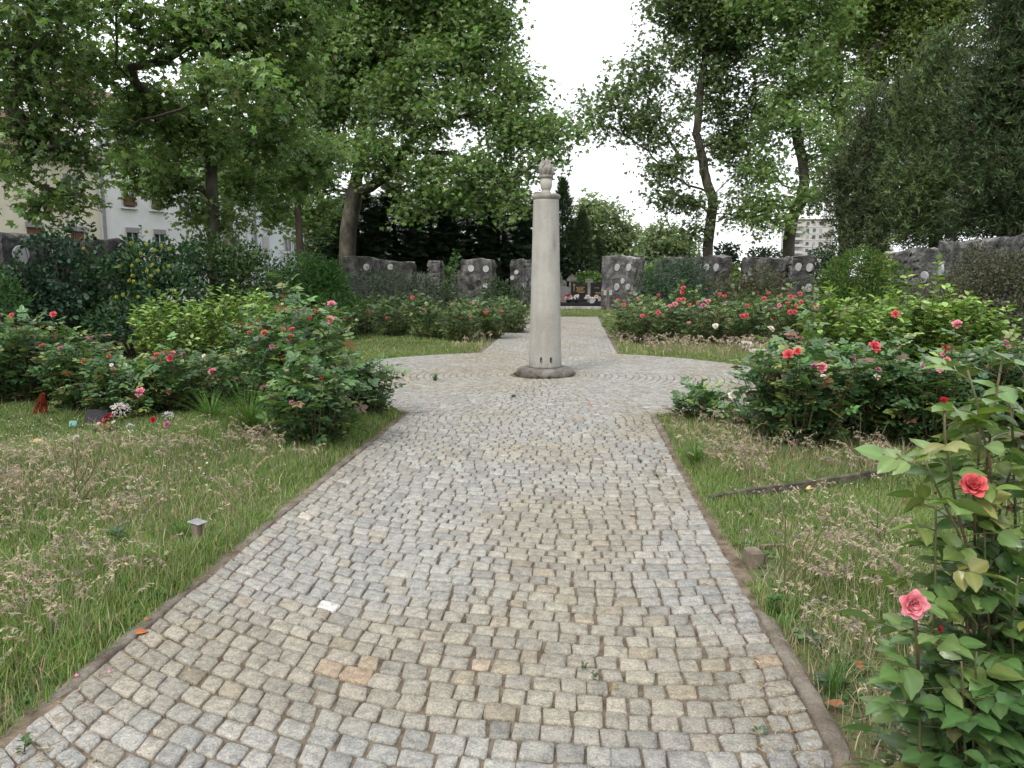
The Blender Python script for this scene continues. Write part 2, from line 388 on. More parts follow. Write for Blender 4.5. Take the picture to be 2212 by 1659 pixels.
for u in (1170.5, 1191):
    p = atY(u, 777, YC); dx = (p[0] - COL[0]); rz = r0 * .985
    a = math.asin(np.clip(dx / rz, -1, 1)); 
    c = COL + np.array([rz * math.sin(a), -rz * math.cos(a), p[2] + .02])
    n = np.array([math.sin(a), -math.cos(a), 0]); t = np.array([math.cos(a), math.sin(a), 0])
    b = MB(); th = np.linspace(0, 2 * PI, 25)[:-1]
    ringv = lambda s, o: c + n * o + np.outer(np.cos(th) * .019 * s, t) + np.outer(np.sin(th) * .044 * s, [0, 0, 1])
    V = np.concatenate([ringv(1.25, -.01), ringv(1.2, .006), ringv(.92, .006), ringv(.9, -.004)]); q = np.arange(24); q1 = (q + 1) % 24
    b.add(V, np.concatenate([np.stack([l * 24 + q, l * 24 + q1, l * 24 + 24 + q1, l * 24 + 24 + q], -1) for l in range(3)]), mat=0)
    b.add(ringv(.93, .004), [list(range(24))], mat=1)  # flat oval, the shade of the slot is put into its colour
    b.add(ringv(.40, .0065) + t * .006 - np.array([0, 0, .005]), [list(range(24))], mat=0)
    b.build('slot', [M_concd, M_dark], root, False)
# ------------------------------------------------------------------ old memorial walls with enamel discs
def wall(label, fr, tops, Yv, thick=.55, discs=(), side_striped=None, back=None, holes=(), tint=(1, 1, 1), courses=False, group='broken walls around the rose garden', cat='wall'):
    """fr: (uL, YL, uR, YR) front foot; tops: list of (frac, v) silhouette along the front"""
    uL, YL, uR, YR = fr
    vt = np.mean([t[1] for t in tops])
    A = atY(uL, vt, YL); B = atY(uR, vt, YR); A[2] = B[2] = 0
    fdir = (B - A) / np.linalg.norm(B - A); nout = np.array([fdir[1], -fdir[0], 0])
    if nout @ (CAM - A) < 0 and back is None: nout = -nout
    if back is None: Cc, Dd = B - nout * thick, A - nout * thick
    else:
        (u3, Y3), (u4, Y4) = back; Cc = atY(u3, vt, Y3); Dd = atY(u4, vt, Y4); Cc[2] = Dd[2] = 0
    g = RNG(label); L = np.linalg.norm(B - A)
    P = []; S = []; KN = []
    for k, (p, q) in enumerate(((A, B), (B, Cc), (Cc, Dd), (Dd, A))):
        n = max(2, int(np.linalg.norm(q - p) / .07))
        for t in np.arange(n) / n: P.append(p + (q - p) * t); KN.append(k)
    P = np.array(P); KN = np.array(KN); n = len(P)
    s = np.clip(((P - A) @ fdir) / L, 0, 1)
    fx = np.array([t[0] for t in tops]); fz = np.array([atY(uL + (uR - uL) * t[0], t[1], YL + (YR - YL) * t[0])[2] for t in tops])
    top = np.interp(s, fx, fz) + .07 * (vnoise(P[:, 0] * 9, P[:, 1] * 9, 1.3, 5) - .5) + .10 * (vnoise(P[:, 0] * 9, P[:, 1] * 9, 4.0, 6) - .5)
    ctr = P.mean(0); out = nrm(P - ctr)
    nz = 36; zz = np.linspace(0, 1, nz); V = np.zeros((nz, n, 3))
    for a, t in enumerate(zz):
        z = -.05 + t * (top + .05)
        amp = .085 * (vnoise(P[:, 0] * 7 + P[:, 1] * 5, z * 4 + 50, 1., 17) - .5) + .06 * (vnoise(P[:, 0] * 21 + P[:, 1] * 15, z * 13 + 50, 1., 18) - .5)
        if courses or side_striped is not None:
            st = np.ones(n, bool) if courses else (KN == side_striped)
            ph = (z * 4.6 + .3 * vnoise(P[:, 0] * 3, P[:, 1] * 3, 1, 2)) % 1
            amp = amp + np.where(st, -.06 * (ph < .16), 0)
        if t > .97: amp = amp - .03
        V[a] = P + out * amp[:, None]; V[a, :, 2] = z
    i = np.arange(nz - 1)[:, None] * n; j = np.arange(n)[None]; k = (j + 1) % n
    tint = np.array(tint, float) * (1.35 if uL < 1200 else 1.2); mb = MB(); col = np.broadcast_to(np.array(tint, float), (nz, n, 3)).copy()
    if side_striped is not None: col[:, KN == side_striped] = np.array(tint) * 2.6
    # paler top edge
    col[-1:] *= 1.9
    mb.add(V.reshape(-1, 3), np.stack([i + j, i + k, i + n + k, i + n + j], -1).reshape(-1, 4), col.reshape(-1, 3))
    mb.Fc.append((np.arange(n)[None] + (nz - 1) * n)); mb.M.append(np.zeros(1, np.int32))
    base = (A + B) / 2
    has = len(discs) + len(holes) > 0
    root = thing('stone_wall', label, cat, base, group)
    mb.build('wall_body', M_wall, root, False)
    for d in list(discs) + [tuple(h) + ('hole',) for h in holes]:
        u, v, r = d[:3]; kind = d[3] if len(d) > 3 else None
        dd = ray(u, v); t = ((A - CAM) @ nout) / (dd @ nout); c = CAM + dd * t
        th = np.linspace(0, 2 * PI, 33)[:-1]; up = np.array([0, 0, 1.])
        rg = lambda rr, o: c + nout * o + np.outer(np.cos(th) * rr, fdir) + np.outer(np.sin(th) * rr, up)
        q = np.arange(32); q1 = (q + 1) % 32; b = MB()
        o0 = .035 if kind != 'hole' else .03  # holes are solid discs too, their inner shade is only colour
        b.add(np.concatenate([rg(r * 1.02, -.06), rg(r * 1.02, o0 + .008), rg(r * .96, o0 + .014)]), np.concatenate([np.stack([l * 32 + q, l * 32 + q1, l * 32 + 32 + q1, l * 32 + 32 + q], -1) for l in range(2)]), mat=0)
        b.Fc.append(np.arange(32)[None] + b.n - 32); b.M.append(np.zeros(1, np.int32))
        if kind == 'text':
            for k in range(5):
                w = r * (.5, .75, .8, .7, .45)[k]; cc = c + nout * (o0 + .016) + up * (r * (.5 - .25 * k))
                b.add([cc - fdir * w * .6 - up * r * .05, cc + fdir * w * .6 - up * r * .05, cc + fdir * w * .6 + up * r * .05, cc - fdir * w * .6 + up * r * .05], [[0, 1, 2, 3]], mat=1)
        b.build('niche' if kind == 'hole' else 'plaque', [M_dark, M_dark] if kind == 'hole' else ([M_white, M_greyink] if kind != 'grey' else [M_greyen, M_greyink]), root)
    return root
M_greyink = solid('grey_ink', [(.22, .22, .22)], 5, .7, 0)
M_greyen = solid('grey_enamel', [(.22, .22, .22), (.33, .33, .33)], 9, .7, .1)
D3 = .157
wall('dark ivy covered wall with two large white discs at the left edge of the garden', (5, 13.6, 176, 15.2), [(0, 500), (.15, 508), (.25, 506), (.55, 511), (.9, 518), (1, 522)], 14, .55, [(43, 549, D3), (124, 551, D3 * .95), (84, 608, .05)])
wall('low dark stone wall beyond the disc wall, half hidden by the viburnum', (178, 17.2, 300, 19.5), [(0, 530), (.2, 519), (.7, 519), (1, 526)], 18, .5)
wall('long dark broken wall with two pale discs behind the grey shrub', (741, 38.5, 890, 38), [(0, 553), (.42, 555), (.46, 560), (.6, 561), (.62, 564), (1, 566)], 38, .6, [(792, 577, D3), (844, 577, D3 * .92)])
wall('narrow grey upright slab standing alone between two walls', (922, 37.5, 950, 37.3), [(0, 564), (1, 564)], 37, .5, tint=(1.7, 1.7, 1.7), courses=True)
wall('grey wall with two round white discs and two round holes, left of the column', (994, 37.2, 1062, 36.8), [(0, 562), (.45, 561), (.6, 558), (.75, 558), (.8, 562), (1, 563)], 37, .6, [(1018, 580, D3), (1050, 581, D3 * .97), (1049, 618, D3 * .8, 'grey')], holes=[(1017, 620, .13), (1034, 610, .12)], tint=(1.5, 1.5, 1.5))
wall('wall with a pale striped end just left of the column', (1102, 36.2, 1131, 36.0), [(0, 562), (1, 561)], 36, 1.0, [(1116, 588, .10, 'grey'), (1107, 600, .10, 'grey')], side_striped=1, back=((1149, 37.2), (1120, 37.5)))
wall('speckled grey wall with white ovals at the right of the entrance, behind the double sign', (1300, 36.6, 1370, 34.8), [(0, 553), (.3, 551), (.7, 553), (1, 556)], 36, .6, [(1334, 578, D3), (1359, 578, D3), (1333, 620, D3, 'text'), (1346, 607, D3 * .8), (1357, 620, D3 * .9, 'grey')], tint=(2.0, 2.0, 2.0))
wall('low grey wall above the bluish shrub, right of the entrance wall', (1416, 34.8, 1470, 33.6), [(0, 560), (.4, 556), (1, 556)], 34, .6, tint=(1.5, 1.5, 1.5), courses=True)
wall('dark wall with two narrow white ovals below the first plane trunk on the right', (1493, 35.0, 1556, 33.0), [(0, 557), (.5, 554), (.7, 551), (1, 555)], 34, .6, [(1527, 578, D3), (1548, 578, D3)], tint=(1.1, 1.1, 1.1))
wall('dark wall with two stepped white ovals between the two plane trunks on the right', (1601, 34.5, 1669, 32.2), [(0, 556), (.3, 557), (.7, 556), (1, 558)], 33, .6, [(1622, 589, D3), (1610, 601, D3)], tint=(1.2, 1.2, 1.2))
wall('dark wall pillar with a pale striped side and white ovals below the apartment tower', (1714, 31.8, 1762, 30.8), [(0, 553), (1, 554)], 31, 1.0, [(1726, 577, D3), (1750, 578, D3), (1748, 622, D3, 'grey')], side_striped=3, back=((1737, 33.8), (1688, 33.6)))
wall('stone wall with a round white disc beside the yellow green shrub on the right', (1900, 24.2, 2026, 21.6), [(0, 548), (.45, 543), (.6, 537), (1, 539)], 22, .6, [(1998, 599, D3)], tint=(1.9, 1.9, 1.9), courses=True)
wall('tallest stepped stone wall at the right edge, above the brown shrub', (2027, 21.2, 2205, 17.0), [(0, 522), (.2, 519), (.55, 525), (.72, 524), (.74, 515), (1, 505)], 19, .7, [(2034, 583, D3)], tint=(1.9, 1.9, 1.9), courses=True)
wall('end of the stone wall cut by the right edge of the picture', (2207, 17.6, 2330, 14.6), [(0, 508), (1, 490)], 17, .6, tint=(.8, .8, .8))
# ------------------------------------------------------------------ leaf templates
def T_plane():
    V = []; Fq = []
    for a, l in ((-1.75, .50), (-.85, .82), (0, 1.0), (.85, .82), (1.75, .50)):
        d = np.array([math.sin(a), math.cos(a), 0]); s = np.array([d[1], -d[0], 0]); b = len(V)
        V += [np.array([0, .12, 0.]), d * l * .5 - s * l * .26 + [0, .1, .04], d * l + [0, .1, -.16 * l], d * l * .5 + s * l * .26 + [0, .1, .04]]
        Fq.append([b, b + 3, b + 2, b + 1])
    return np.array(V) * .62, [np.array(Fq)]
def T_plane3():
    V = []; Fq = []
    for a, l in ((-1.15, .78), (0, 1.0), (1.15, .78)):
        d = np.array([math.sin(a), math.cos(a), 0]); s = np.array([d[1], -d[0], 0]); b = len(V)
        V += [np.array([0, .0, 0.]), d * l * .5 - s * l * .32 + [0, 0, .04], d * l + [0, 0, -.15 * l], d * l * .5 + s * l * .32 + [0, 0, .04]]
        Fq.append([b, b + 3, b + 2, b + 1])
    return np.array(V) * .66, [np.array(Fq)]
def T_oval(w=.3, fold=.12, droop=-.1):
    V = [(0, 0, 0), (-w * .85, .3, fold), (-w * .8, .65, fold), (0, 1, droop), (w * .8, .65, fold), (w * .85, .3, fold)]
    return np.array(V, float), [np.array([[0, 3, 2, 1], [0, 5, 4, 3]])]
def T_compound():
    V = []; Fq = []; lf, _ = T_oval(.34, .07, -.08)
    for (y, a, l) in ((.68, 0, .48), (.62, 1.15, .40), (.62, -1.15, .40), (.30, 1.25, .34), (.30, -1.25, .34)):
        R = rotz(-a); b = len(V); V += list((lf * l) @ R.T + [0, y, .02 - .12 * y * y])
        Fq += [[b, b + 3, b + 2, b + 1], [b, b + 5, b + 4, b + 3]]
    b = len(V); V += [(-.012, 0, 0), (.012, 0, 0), (.008, .7, -.05), (-.008, .7, -.05)]; Fq.append([b, b + 1, b + 2, b + 3])
    return np.array(V, float), [np.array(Fq)]
def T_frond(n=6, w=.10, ang=.75, dz=-.05):
    V = [(0, 0, 0), (-w * .35, .5, 0), (0, 1, dz), (w * .35, .5, 0)]; Fq = [[0, 3, 2, 1]]
    for k in range(n):
        y = .1 + .75 * k / n; l = .42 * (1 - .55 * k / n)
        for s in (-1, 1):
            d = np.array([s * math.sin(ang), math.cos(ang), .12 * ((k % 3) - 1)]); p = np.array([-d[1], d[0], 0]); b = len(V); o = np.array([0, y, dz * y])
            V += [o, o + d * l * .5 + p * w * .42, o + d * l, o + d * l * .5 - p * w * .42]; Fq.append([b, b + 1, b + 2, b + 3])
    return np.array(V, float), [np.array(Fq)]
def T_tuft(n=7, seed=1):
    g = RNG(('tuft', seed)); V = []; Fq = []
    for k in range(n):
        d = nrm(np.array([g.normal(0, .5), .8, g.normal(0, .5)])); p = nrm(np.cross(d, g.normal(size=3))); l = g.uniform(.6, 1); o = np.array([g.normal(0, .12), g.uniform(0, .3), g.normal(0, .12)]); b = len(V)
        V += [o, o + d * l * .5 + p * .06, o + d * l, o + d * l * .5 - p * .06]; Fq.append([b, b + 1, b + 2, b + 3])
    return np.array(V, float), [np.array(Fq)]
TP5, TP3, TO, TC, TF, TT = T_plane(), T_plane3(), T_oval(), T_compound(), T_frond(), T_tuft()
# ------------------------------------------------------------------ skeletons
class Skel:
    def __init__(s, trunk, seg=.45):
        s.P = []; s.par = []
        prev = -1; trunk = np.asarray(trunk, float)
        for a in range(len(trunk) - 1):
            n = max(1, int(np.linalg.norm(trunk[a + 1] - trunk[a]) / seg))
            for k in range(n):
                s.P.append(trunk[a] + (trunk[a + 1] - trunk[a]) * k / n); s.par.append(prev); prev = len(s.P) - 1
        s.P.append(trunk[-1]); s.par.append(prev); s.nt = len(s.P); s.w = {}
    def connect(s, tgt, g, zmin=-9, seg=.5, up=.6, wob=.07, only=None):
        A = np.array(s.P if only is None else s.P[:only]); d = np.linalg.norm(A - tgt, axis=1) + 1.1 * np.clip(A[:, 2] - tgt[2] + .3, 0, 9) + 50 * (A[:, 2] < zmin)
        k = int(np.argmin(d)); p0 = A[k]; L = np.linalg.norm(tgt - p0); n = max(2, int(L / seg))
        pd = p0 - s.P[s.par[k]] if s.par[k] >= 0 else np.array([0, 0, 1.]); pd = pd / (np.linalg.norm(pd) + 1e-9)
        c = p0 + (pd * .4 + np.array([0, 0, up * .5])) * L * .45
        prev = k
        for t in np.arange(1, n + 1) / n:
            q = (1 - t) ** 2 * p0 + 2 * t * (1 - t) * c + t * t * tgt + g.normal(0, wob * L / n * 1.2, 3) * (t < 1)
            s.P.append(q); s.par.append(prev); prev = len(s.P) - 1
        s.w[prev] = s.w.get(prev, 0) + 1
        return prev
    def radii(s, rt, rtip=.012):
        n = len(s.P); cnt = np.zeros(n)
        for k, w in s.w.items(): cnt[k] += w
        for k in range(n - 1, 0, -1): cnt[s.par[k]] += cnt[k]
        cnt = np.maximum(cnt, 1); e = math.log(rt / rtip) / math.log(max(cnt[0], 2))
        return rtip * cnt ** e
    def mesh(s, mb, rt, rtip=.012, flare=1.25, minr=0.0):
        r = s.radii(rt, rtip); n = len(s.P); ch = [[] for _ in range(n)]
        for k in range(1, n): ch[s.par[k]].append(k)
        st = [(None, 0)]
        while st:
            p, k = st.pop(); path = [] if p is None else [s.P[p]]; rad = [] if p is None else [min(r[k], r[p])]
            while True:
                path.append(s.P[k]); rad.append(r[k] * (flare if k == 0 else 1.08 if k == 1 and p is None else 1))
                if not ch[k]: break
                c = sorted(ch[k], key=lambda q: -r[q]); st += [(k, q) for q in c[1:]]; k = c[0]
            if max(rad) < minr: continue
            mb.tube(path, np.array(rad), 12 if rad[0] > .15 else 7 if rad[0] > .05 else 4, cap=rad[0] > .05)
def pxblob(b):
    """(u, v, Y, ru, rv[, rY]) in picture units -> centre and radii in metres"""
    u, v, Y, ru, rv = b[:5]; c = atY(u, v, Y); a = ru * Y / F; h = rv * Y / F
    return c, np.array([a, b[5] if len(b) > 5 else max(a * .9, h * .8), h])
def leafcloud(mb, g, tips, T, K, size, spread, cols, probs, droop=.35, v=.2, flat=.75):
    tips = np.asarray(tips); M = len(tips) * K
    P = np.repeat(tips, K, 0) + g.normal(size=(M, 3)) * np.array([spread, spread, spread * flat])
    d = g.normal(size=(M, 3)); d[:, 2] = d[:, 2] * .5 - droop
    n = g.normal(size=(M, 3)) * .55 + np.array([0, 0, 1.])
    tone = np.repeat(g.normal(1, .12, (len(tips), 1)), K, 0)
    mb.scatter(T, P, frames(d, n), size * g.uniform(.65, 1.2, M), mixc(g, cols, probs, M, v) * tone)
KF = 1.9
PLANE = [(.142, .225, .074), (.172, .262, .088), (.11, .182, .062), (.205, .268, .096)]
def plane_tree(label, trunk_px, rt, blobs, dens=2.2, K=34, size=.2, spread=.42, T=None, cols=PLANE, probs=(4, 3, 3, 1), forkfrac=.8, group='plane trees around the garden', name='plane_tree', bark=None, cat='tree', base=None, limbs=(), hang=()):
    g = RNG(label); T = T or TP5
    tr = [atY(*q) for q in trunk_px]; tr[0][2] = -.1
    sk = Skel(tr); zf = tr[-1][2]; zmin = zf * forkfrac
    for lp in limbs:
        for q in lp: sk.connect(atY(*q), g, zmin * .8, wob=.06, up=.15)
    tips = []
    B = sorted([pxblob(b) for b in blobs], key=lambda q: np.linalg.norm(q[0] - tr[-1]))
    for c, r in B: sk.connect(c, g, zmin, seg=.5)
    for c, r in B:
        n = max(5, int(1.35 * dens * PI * r[0] * r[2] * (1 + .25 * r[1])))
        d = nrm(g.normal(size=(n, 3))); q = c + d * r * (g.random((n, 1)) ** .42)
        q = q[np.argsort(np.linalg.norm(q - c, axis=1))]
        for t in q: sk.connect(t, g, zmin * .7, seg=.4, up=.25, wob=.12)
        tips.append(q)
        # leaves also along the twigs inside
    root = thing(name, label, cat, tr[0] * [1, 1, 0], group)
    mb = MB(); sk.mesh(mb, rt, .0085); mb.build('trunk', bark or M_bark, root, True)
    mb = MB(); leafcloud(mb, g, np.concatenate(tips), T, int(K * KF), size * 1.34, spread * .95, cols, probs)
    mb.build('crown', M_leaf, root, False); return root
# ---- left side
plane_tree('tall plane tree with a slim pale trunk rising in front of the white house', [(462, 540, 20.5), (458, 430, 20.5), (455, 300, 20.6), (452, 190, 20.8)], .17,
  [(520, 195, 16.5, 95, 55), (440, 80, 18, 130, 85), (590, 60, 19, 120, 85), (330, 225, 19, 80, 70), (230, 130, 18, 70, 45), (420, 300, 20, 90, 70), (560, 300, 22, 100, 70), (600, 180, 21, 110, 80),
   (380, 400, 21, 80, 45), (520, 400, 23, 70, 50), (620, 390, 24, 60, 45), (430, 455, 21, 55, 25), (300, 350, 21, 70, 60), (265, 285, 18.5, 50, 50), (690, 340, 24, 50, 50), (250, 10, 17, 90, 50), (420, -90, 18, 150, 80), (650, -80, 20, 150, 90), (600, 460, 24, 40, 25), (480, 470, 20.5, 45, 25)],
  dens=6.5, K=24, size=.19, spread=.26, forkfrac=.45, limbs=[[(442, 60, 20.8), (430, -90, 20.8)], [(470, 150, 20), (520, 90, 19.5), (580, 55, 19), (640, 55, 18.5)], [(425, 270, 20), (345, 225, 19), (250, 140, 17.5)], [(480, 340, 21), (560, 300, 22), (610, 200, 21)]])
plane_tree('plane tree out of frame at left, its low branches hanging before the cream house', [(-330, 620, 17), (-320, 400, 17), (-290, 150, 17)], .3,
  [(40, 60, 14.5, 120, 80), (150, 40, 15, 80, 60), (60, 175, 15, 90, 50), (30, 270, 15, 75, 50), (110, 300, 15.5, 85, 45), (190, 330, 16, 40, 40), (50, 375, 15, 60, 30), (150, 425, 15.5, 26, 24), (90, 440, 15, 24, 20),
   (200, 225, 16, 60, 50), (100, 130, 16.5, 80, 50), (190, 140, 17, 40, 40), (130, 230, 16.5, 60, 40), (-120, 100, 15, 120, 120), (-130, 300, 15.5, 110, 90), (0, -80, 14.5, 160, 80)],
  dens=6.0, K=22, size=.17, spread=.26, forkfrac=.5, cols=[(.10, .165, .054), (.13, .20, .064), (.15, .22, .072)], probs=(4, 3, 1), limbs=[[(-150, 340, 16), (40, 335, 15.5), (110, 318, 15.2), (170, 295, 15)]])
plane_tree('big plane tree with a stout leaning trunk and long right limb, before the conifers', [(745, 600, 40), (752, 500, 40), (766, 420, 40), (770, 385, 40)], .42,
  [(760, 150, 40, 150, 110), (900, 200, 38, 130, 90), (1010, 110, 40, 120, 100), (1090, 250, 39, 100, 75), (1150, 290, 38, 60, 50), (860, 330, 38, 110, 65), (960, 380, 37, 100, 55), (1080, 370, 38, 75, 60), (1100, 440, 37, 45, 35), (1000, 440, 37, 40, 22),
   (700, 260, 41, 80, 70), (820, 30, 40, 150, 90), (980, 10, 40, 120, 80), (1055, 60, 40, 55, 70), (1215, 275, 37, 32, 28), (1180, 340, 37, 26, 22), (1105, 180, 39, 52, 45), (690, 130, 41, 100, 100), (870, 430, 37, 60, 25),
   (720, 330, 39, 55, 40), (900, -90, 40, 200, 80), (660, 480, 41, 55, 40), (680, 420, 42, 60, 50)],
  dens=1.9, K=36, size=.24, spread=.48, forkfrac=.75, limbs=[[(778, 320, 40), (788, 250, 40), (765, 140, 40), (752, -20, 40)], [(800, 405, 39.5), (838, 380, 39), (862, 340, 38.5), (905, 290, 38), (1000, 250, 38), (1090, 240, 38.5), (1150, 275, 38)], [(745, 330, 40.5), (705, 260, 41), (690, 140, 41)], [(815, 280, 40), (880, 190, 39.5), (925, 90, 39.5), (950, -30, 40)], [(960, 190, 39), (1040, 120, 39.5)], [(960, 330, 38), (1060, 380, 37.5), (1100, 430, 37)]])
plane_tree('small dark trunked tree in front of the bluish white house', [(652, 600, 33), (646, 500, 33), (643, 440, 33)], .15,
  [(640, 380, 33, 70, 50), (590, 400, 33, 50, 40), (690, 370, 33, 50, 50), (620, 330, 34, 70, 50), (610, 440, 32.5, 40, 18)],
  dens=3.0, K=26, size=.18, spread=.34, bark=M_darkbark, T=TP3, cols=[(.045, .085, .022), (.06, .11, .03)], probs=(1, 1))
plane_tree('slanting thin tree trunk standing just right of the slim pale plane trunk', [(498, 560, 26), (492, 470, 26), (484, 400, 26)], .15,
  [(480, 330, 26, 80, 55), (540, 350, 26, 60, 40), (440, 380, 26, 50, 40)], dens=2.5, K=22, size=.18, spread=.32, T=TP3)
# ---- right side
plane_tree('plane tree standing nearest to the gap of sky, right of the column', [(1530, 600, 47), (1529, 530, 47), (1536, 470, 47), (1540, 445, 47)], .30,
  [(1480, 60, 47, 70, 80), (1390, 150, 46, 62, 52), (1312, 215, 45, 55, 50), (1268, 265, 44, 26, 30), (1415, 265, 46, 70, 60), (1335, 285, 45, 40, 22), (1445, 360, 46, 65, 42), (1535, 180, 48, 80, 90), (1565, 310, 48, 60, 75), (1600, 60, 48, 100, 85),
   (1470, 425, 46, 50, 22), (1590, 440, 46, 50, 24), (1640, 240, 48, 50, 80), (1500, 500, 46.5, 12, 18), (1435, 425, 46, 46, 24), (1505, 440, 46.5, 26, 18), (1600, 470, 47, 34, 18), (1480, 0, 47, 90, 60), (1520, -90, 47, 170, 80), (1630, 370, 47, 40, 45)],
  dens=1.25, K=36, size=.25, spread=.50, forkfrac=.8, cols=[(.115, .17, .065), (.145, .20, .078), (.085, .135, .055)], probs=(4, 3, 3), limbs=[[(1527, 395, 47), (1508, 300, 47), (1513, 200, 47), (1530, 60, 47), (1540, -70, 47)], [(1562, 400, 47), (1588, 300, 47.5), (1610, 180, 48), (1622, 50, 48)], [(1475, 340, 46.5), (1425, 260, 46), (1380, 170, 46), (1330, 200, 45.5)], [(1485, 400, 46.5), (1430, 360, 46)], [(1480, 180, 47), (1440, 60, 47)]])
plane_tree('dark trunked plane tree right of the sky gap, beside the apartment tower', [(1704, 600, 43), (1704, 520, 43), (1712, 470, 43), (1728, 440, 43)], .30,
  [(1700, 260, 43, 60, 75), (1650, 345, 43, 40, 50), (1765, 340, 43, 45, 60), (1690, 410, 42, 55, 30), (1720, 130, 44, 85, 80), (1800, 210, 44, 55, 70), (1755, 425, 42, 26, 24), (1655, 440, 42, 40, 22), (1680, 490, 41.5, 38, 18), (1648, 465, 42, 38, 24), (1660, 20, 44, 90, 60), (1770, 30, 44, 80, 60), (1720, -80, 44, 150, 70)],
  dens=1.25, K=36, size=.24, spread=.48, forkfrac=.75, limbs=[[(1738, 390, 43), (1725, 310, 43), (1711, 220, 43.5), (1716, 100, 44), (1720, -60, 44)], [(1690, 400, 42.5), (1655, 340, 43)], [(1765, 400, 43), (1790, 300, 43.5), (1808, 200, 44)], [(1680, 160, 44), (1660, 30, 44)]])
plane_tree('tall plane tree with a thin straight stem seen behind the right hand junipers', [(1826, 600, 56), (1822, 400, 56), (1815, 200, 56), (1808, 120, 56)], .34,
  [(1830, 60, 56, 90, 80), (1790, 160, 56, 55, 60), (1860, 190, 56, 50, 50), (1830, 300, 56, 45, 55), (1780, 380, 56, 35, 50), (1760, 270, 56, 30, 40), (1830, -60, 56, 130, 70)],
  dens=.85, K=32, size=.26, spread=.55, forkfrac=.2, T=TP3, cols=[(.125, .185, .06), (.155, .21, .07)], probs=(1, 1))
plane_tree('tall bright plane tree whose crown shows above the junipers at the upper right', [(1893, 600, 52), (1890, 400, 52), (1882, 200, 52), (1876, 140, 52)], .34,
  [(1930, 60, 52, 90, 70), (2030, 50, 51, 80, 65), (2100, 10, 50, 60, 60), (1990, 130, 52, 70, 50), (1900, 170, 52, 50, 50), (1870, 20, 52, 60, 60), (1960, -50, 52, 170, 70), (1880, 280, 52, 30, 50)],
  dens=1.1, K=34, size=.26, spread=.52, forkfrac=.25, T=TP3, cols=[(.13, .19, .055), (.165, .225, .068)], probs=(1, 1))
FARC = [(.15, .20, .09), (.185, .235, .105), (.12, .165, .08)]  # paler leaf colours, standing in for the light on the far crowns
for lab, tr, bl in (('far rounded pale green tree right behind the conifers, left of the two distant crowns', [(1310, 610, 82), (1310, 560, 82)], [(1310, 510, 82, 60, 70), (1270, 490, 80, 45, 50), (1345, 520, 82, 35, 55), (1290, 450, 82, 40, 24), (1340, 570, 80, 40, 30), (1370, 590, 80, 30, 25)]),
                    ('far rounded pale green tree standing below the sky gap', [(1432, 610, 92), (1432, 570, 92)], [(1432, 530, 92, 50, 45), (1405, 550, 92, 35, 40), (1470, 550, 92, 35, 35), (1430, 500, 92, 30, 18), (1500, 560, 92, 16, 26), (1450, 580, 90, 60, 25)])):
    plane_tree(lab, tr, .35, bl, dens=.75, K=30, size=.42, spread=.62, T=TP3, cols=FARC, probs=(3, 2, 2), group='far trees beyond the cemetery')
# ------------------------------------------------------------------ conifers
def conifer_mesh(seed, Hh, R, cols, probs, n=2600, fl=.75):
    g = RNG(seed); mb = MB()
    t = g.random(n) ** .95; z = .3 + t * (Hh - .4); rr = R * (1 - t) ** .62 * g.uniform(.35, 1.05, n); rr = rr + .08
    a = g.random(n) * 2 * PI + 2.3 * np.floor(t * 24)
    P = np.stack([rr * np.cos(a), rr * np.sin(a), z - .12 * rr], 1)
    d = np.stack([np.cos(a), np.sin(a), -.15 + .9 * t ** 3 + g.normal(0, .2, n)], 1); d[:, :2] += g.normal(0, .35, (n, 2))
    nn = np.stack([-.2 * np.cos(a), -.2 * np.sin(a), np.ones(n)], 1) + g.normal(0, .3, (n, 3))
    mb.scatter(TF, P, frames(d, nn), fl * g.uniform(.6, 1.2, n) * (1 - .45 * t), mixc(g, cols, probs, n, .25))
    mb.scatter(TF, P - d * .25, frames(d + g.normal(0, .5, (n, 3)), nn + g.normal(0, .6, (n, 3))), fl * g.uniform(.6, 1.2, n) * (1 - .45 * t), mixc(g, cols, probs, n, .25))
    tk = MB(); tk.tube([(0, 0, -.1), (0, 0, Hh * .5), (0, 0, Hh - .2)], np.array([.2, .12, .015]), 8)
    return mb, tk
DARKC = [(.030, .058, .030), (.050, .085, .042), (.07, .066, .04)]
LIGHTC = [(.055, .095, .045), (.085, .13, .058), (.10, .10, .055)]
variants = [conifer_mesh('cf%d' % k, 8., 2.5, DARKC if k < 2 else LIGHTC, (4, 3, .7)) for k in range(3)]
cdata = []
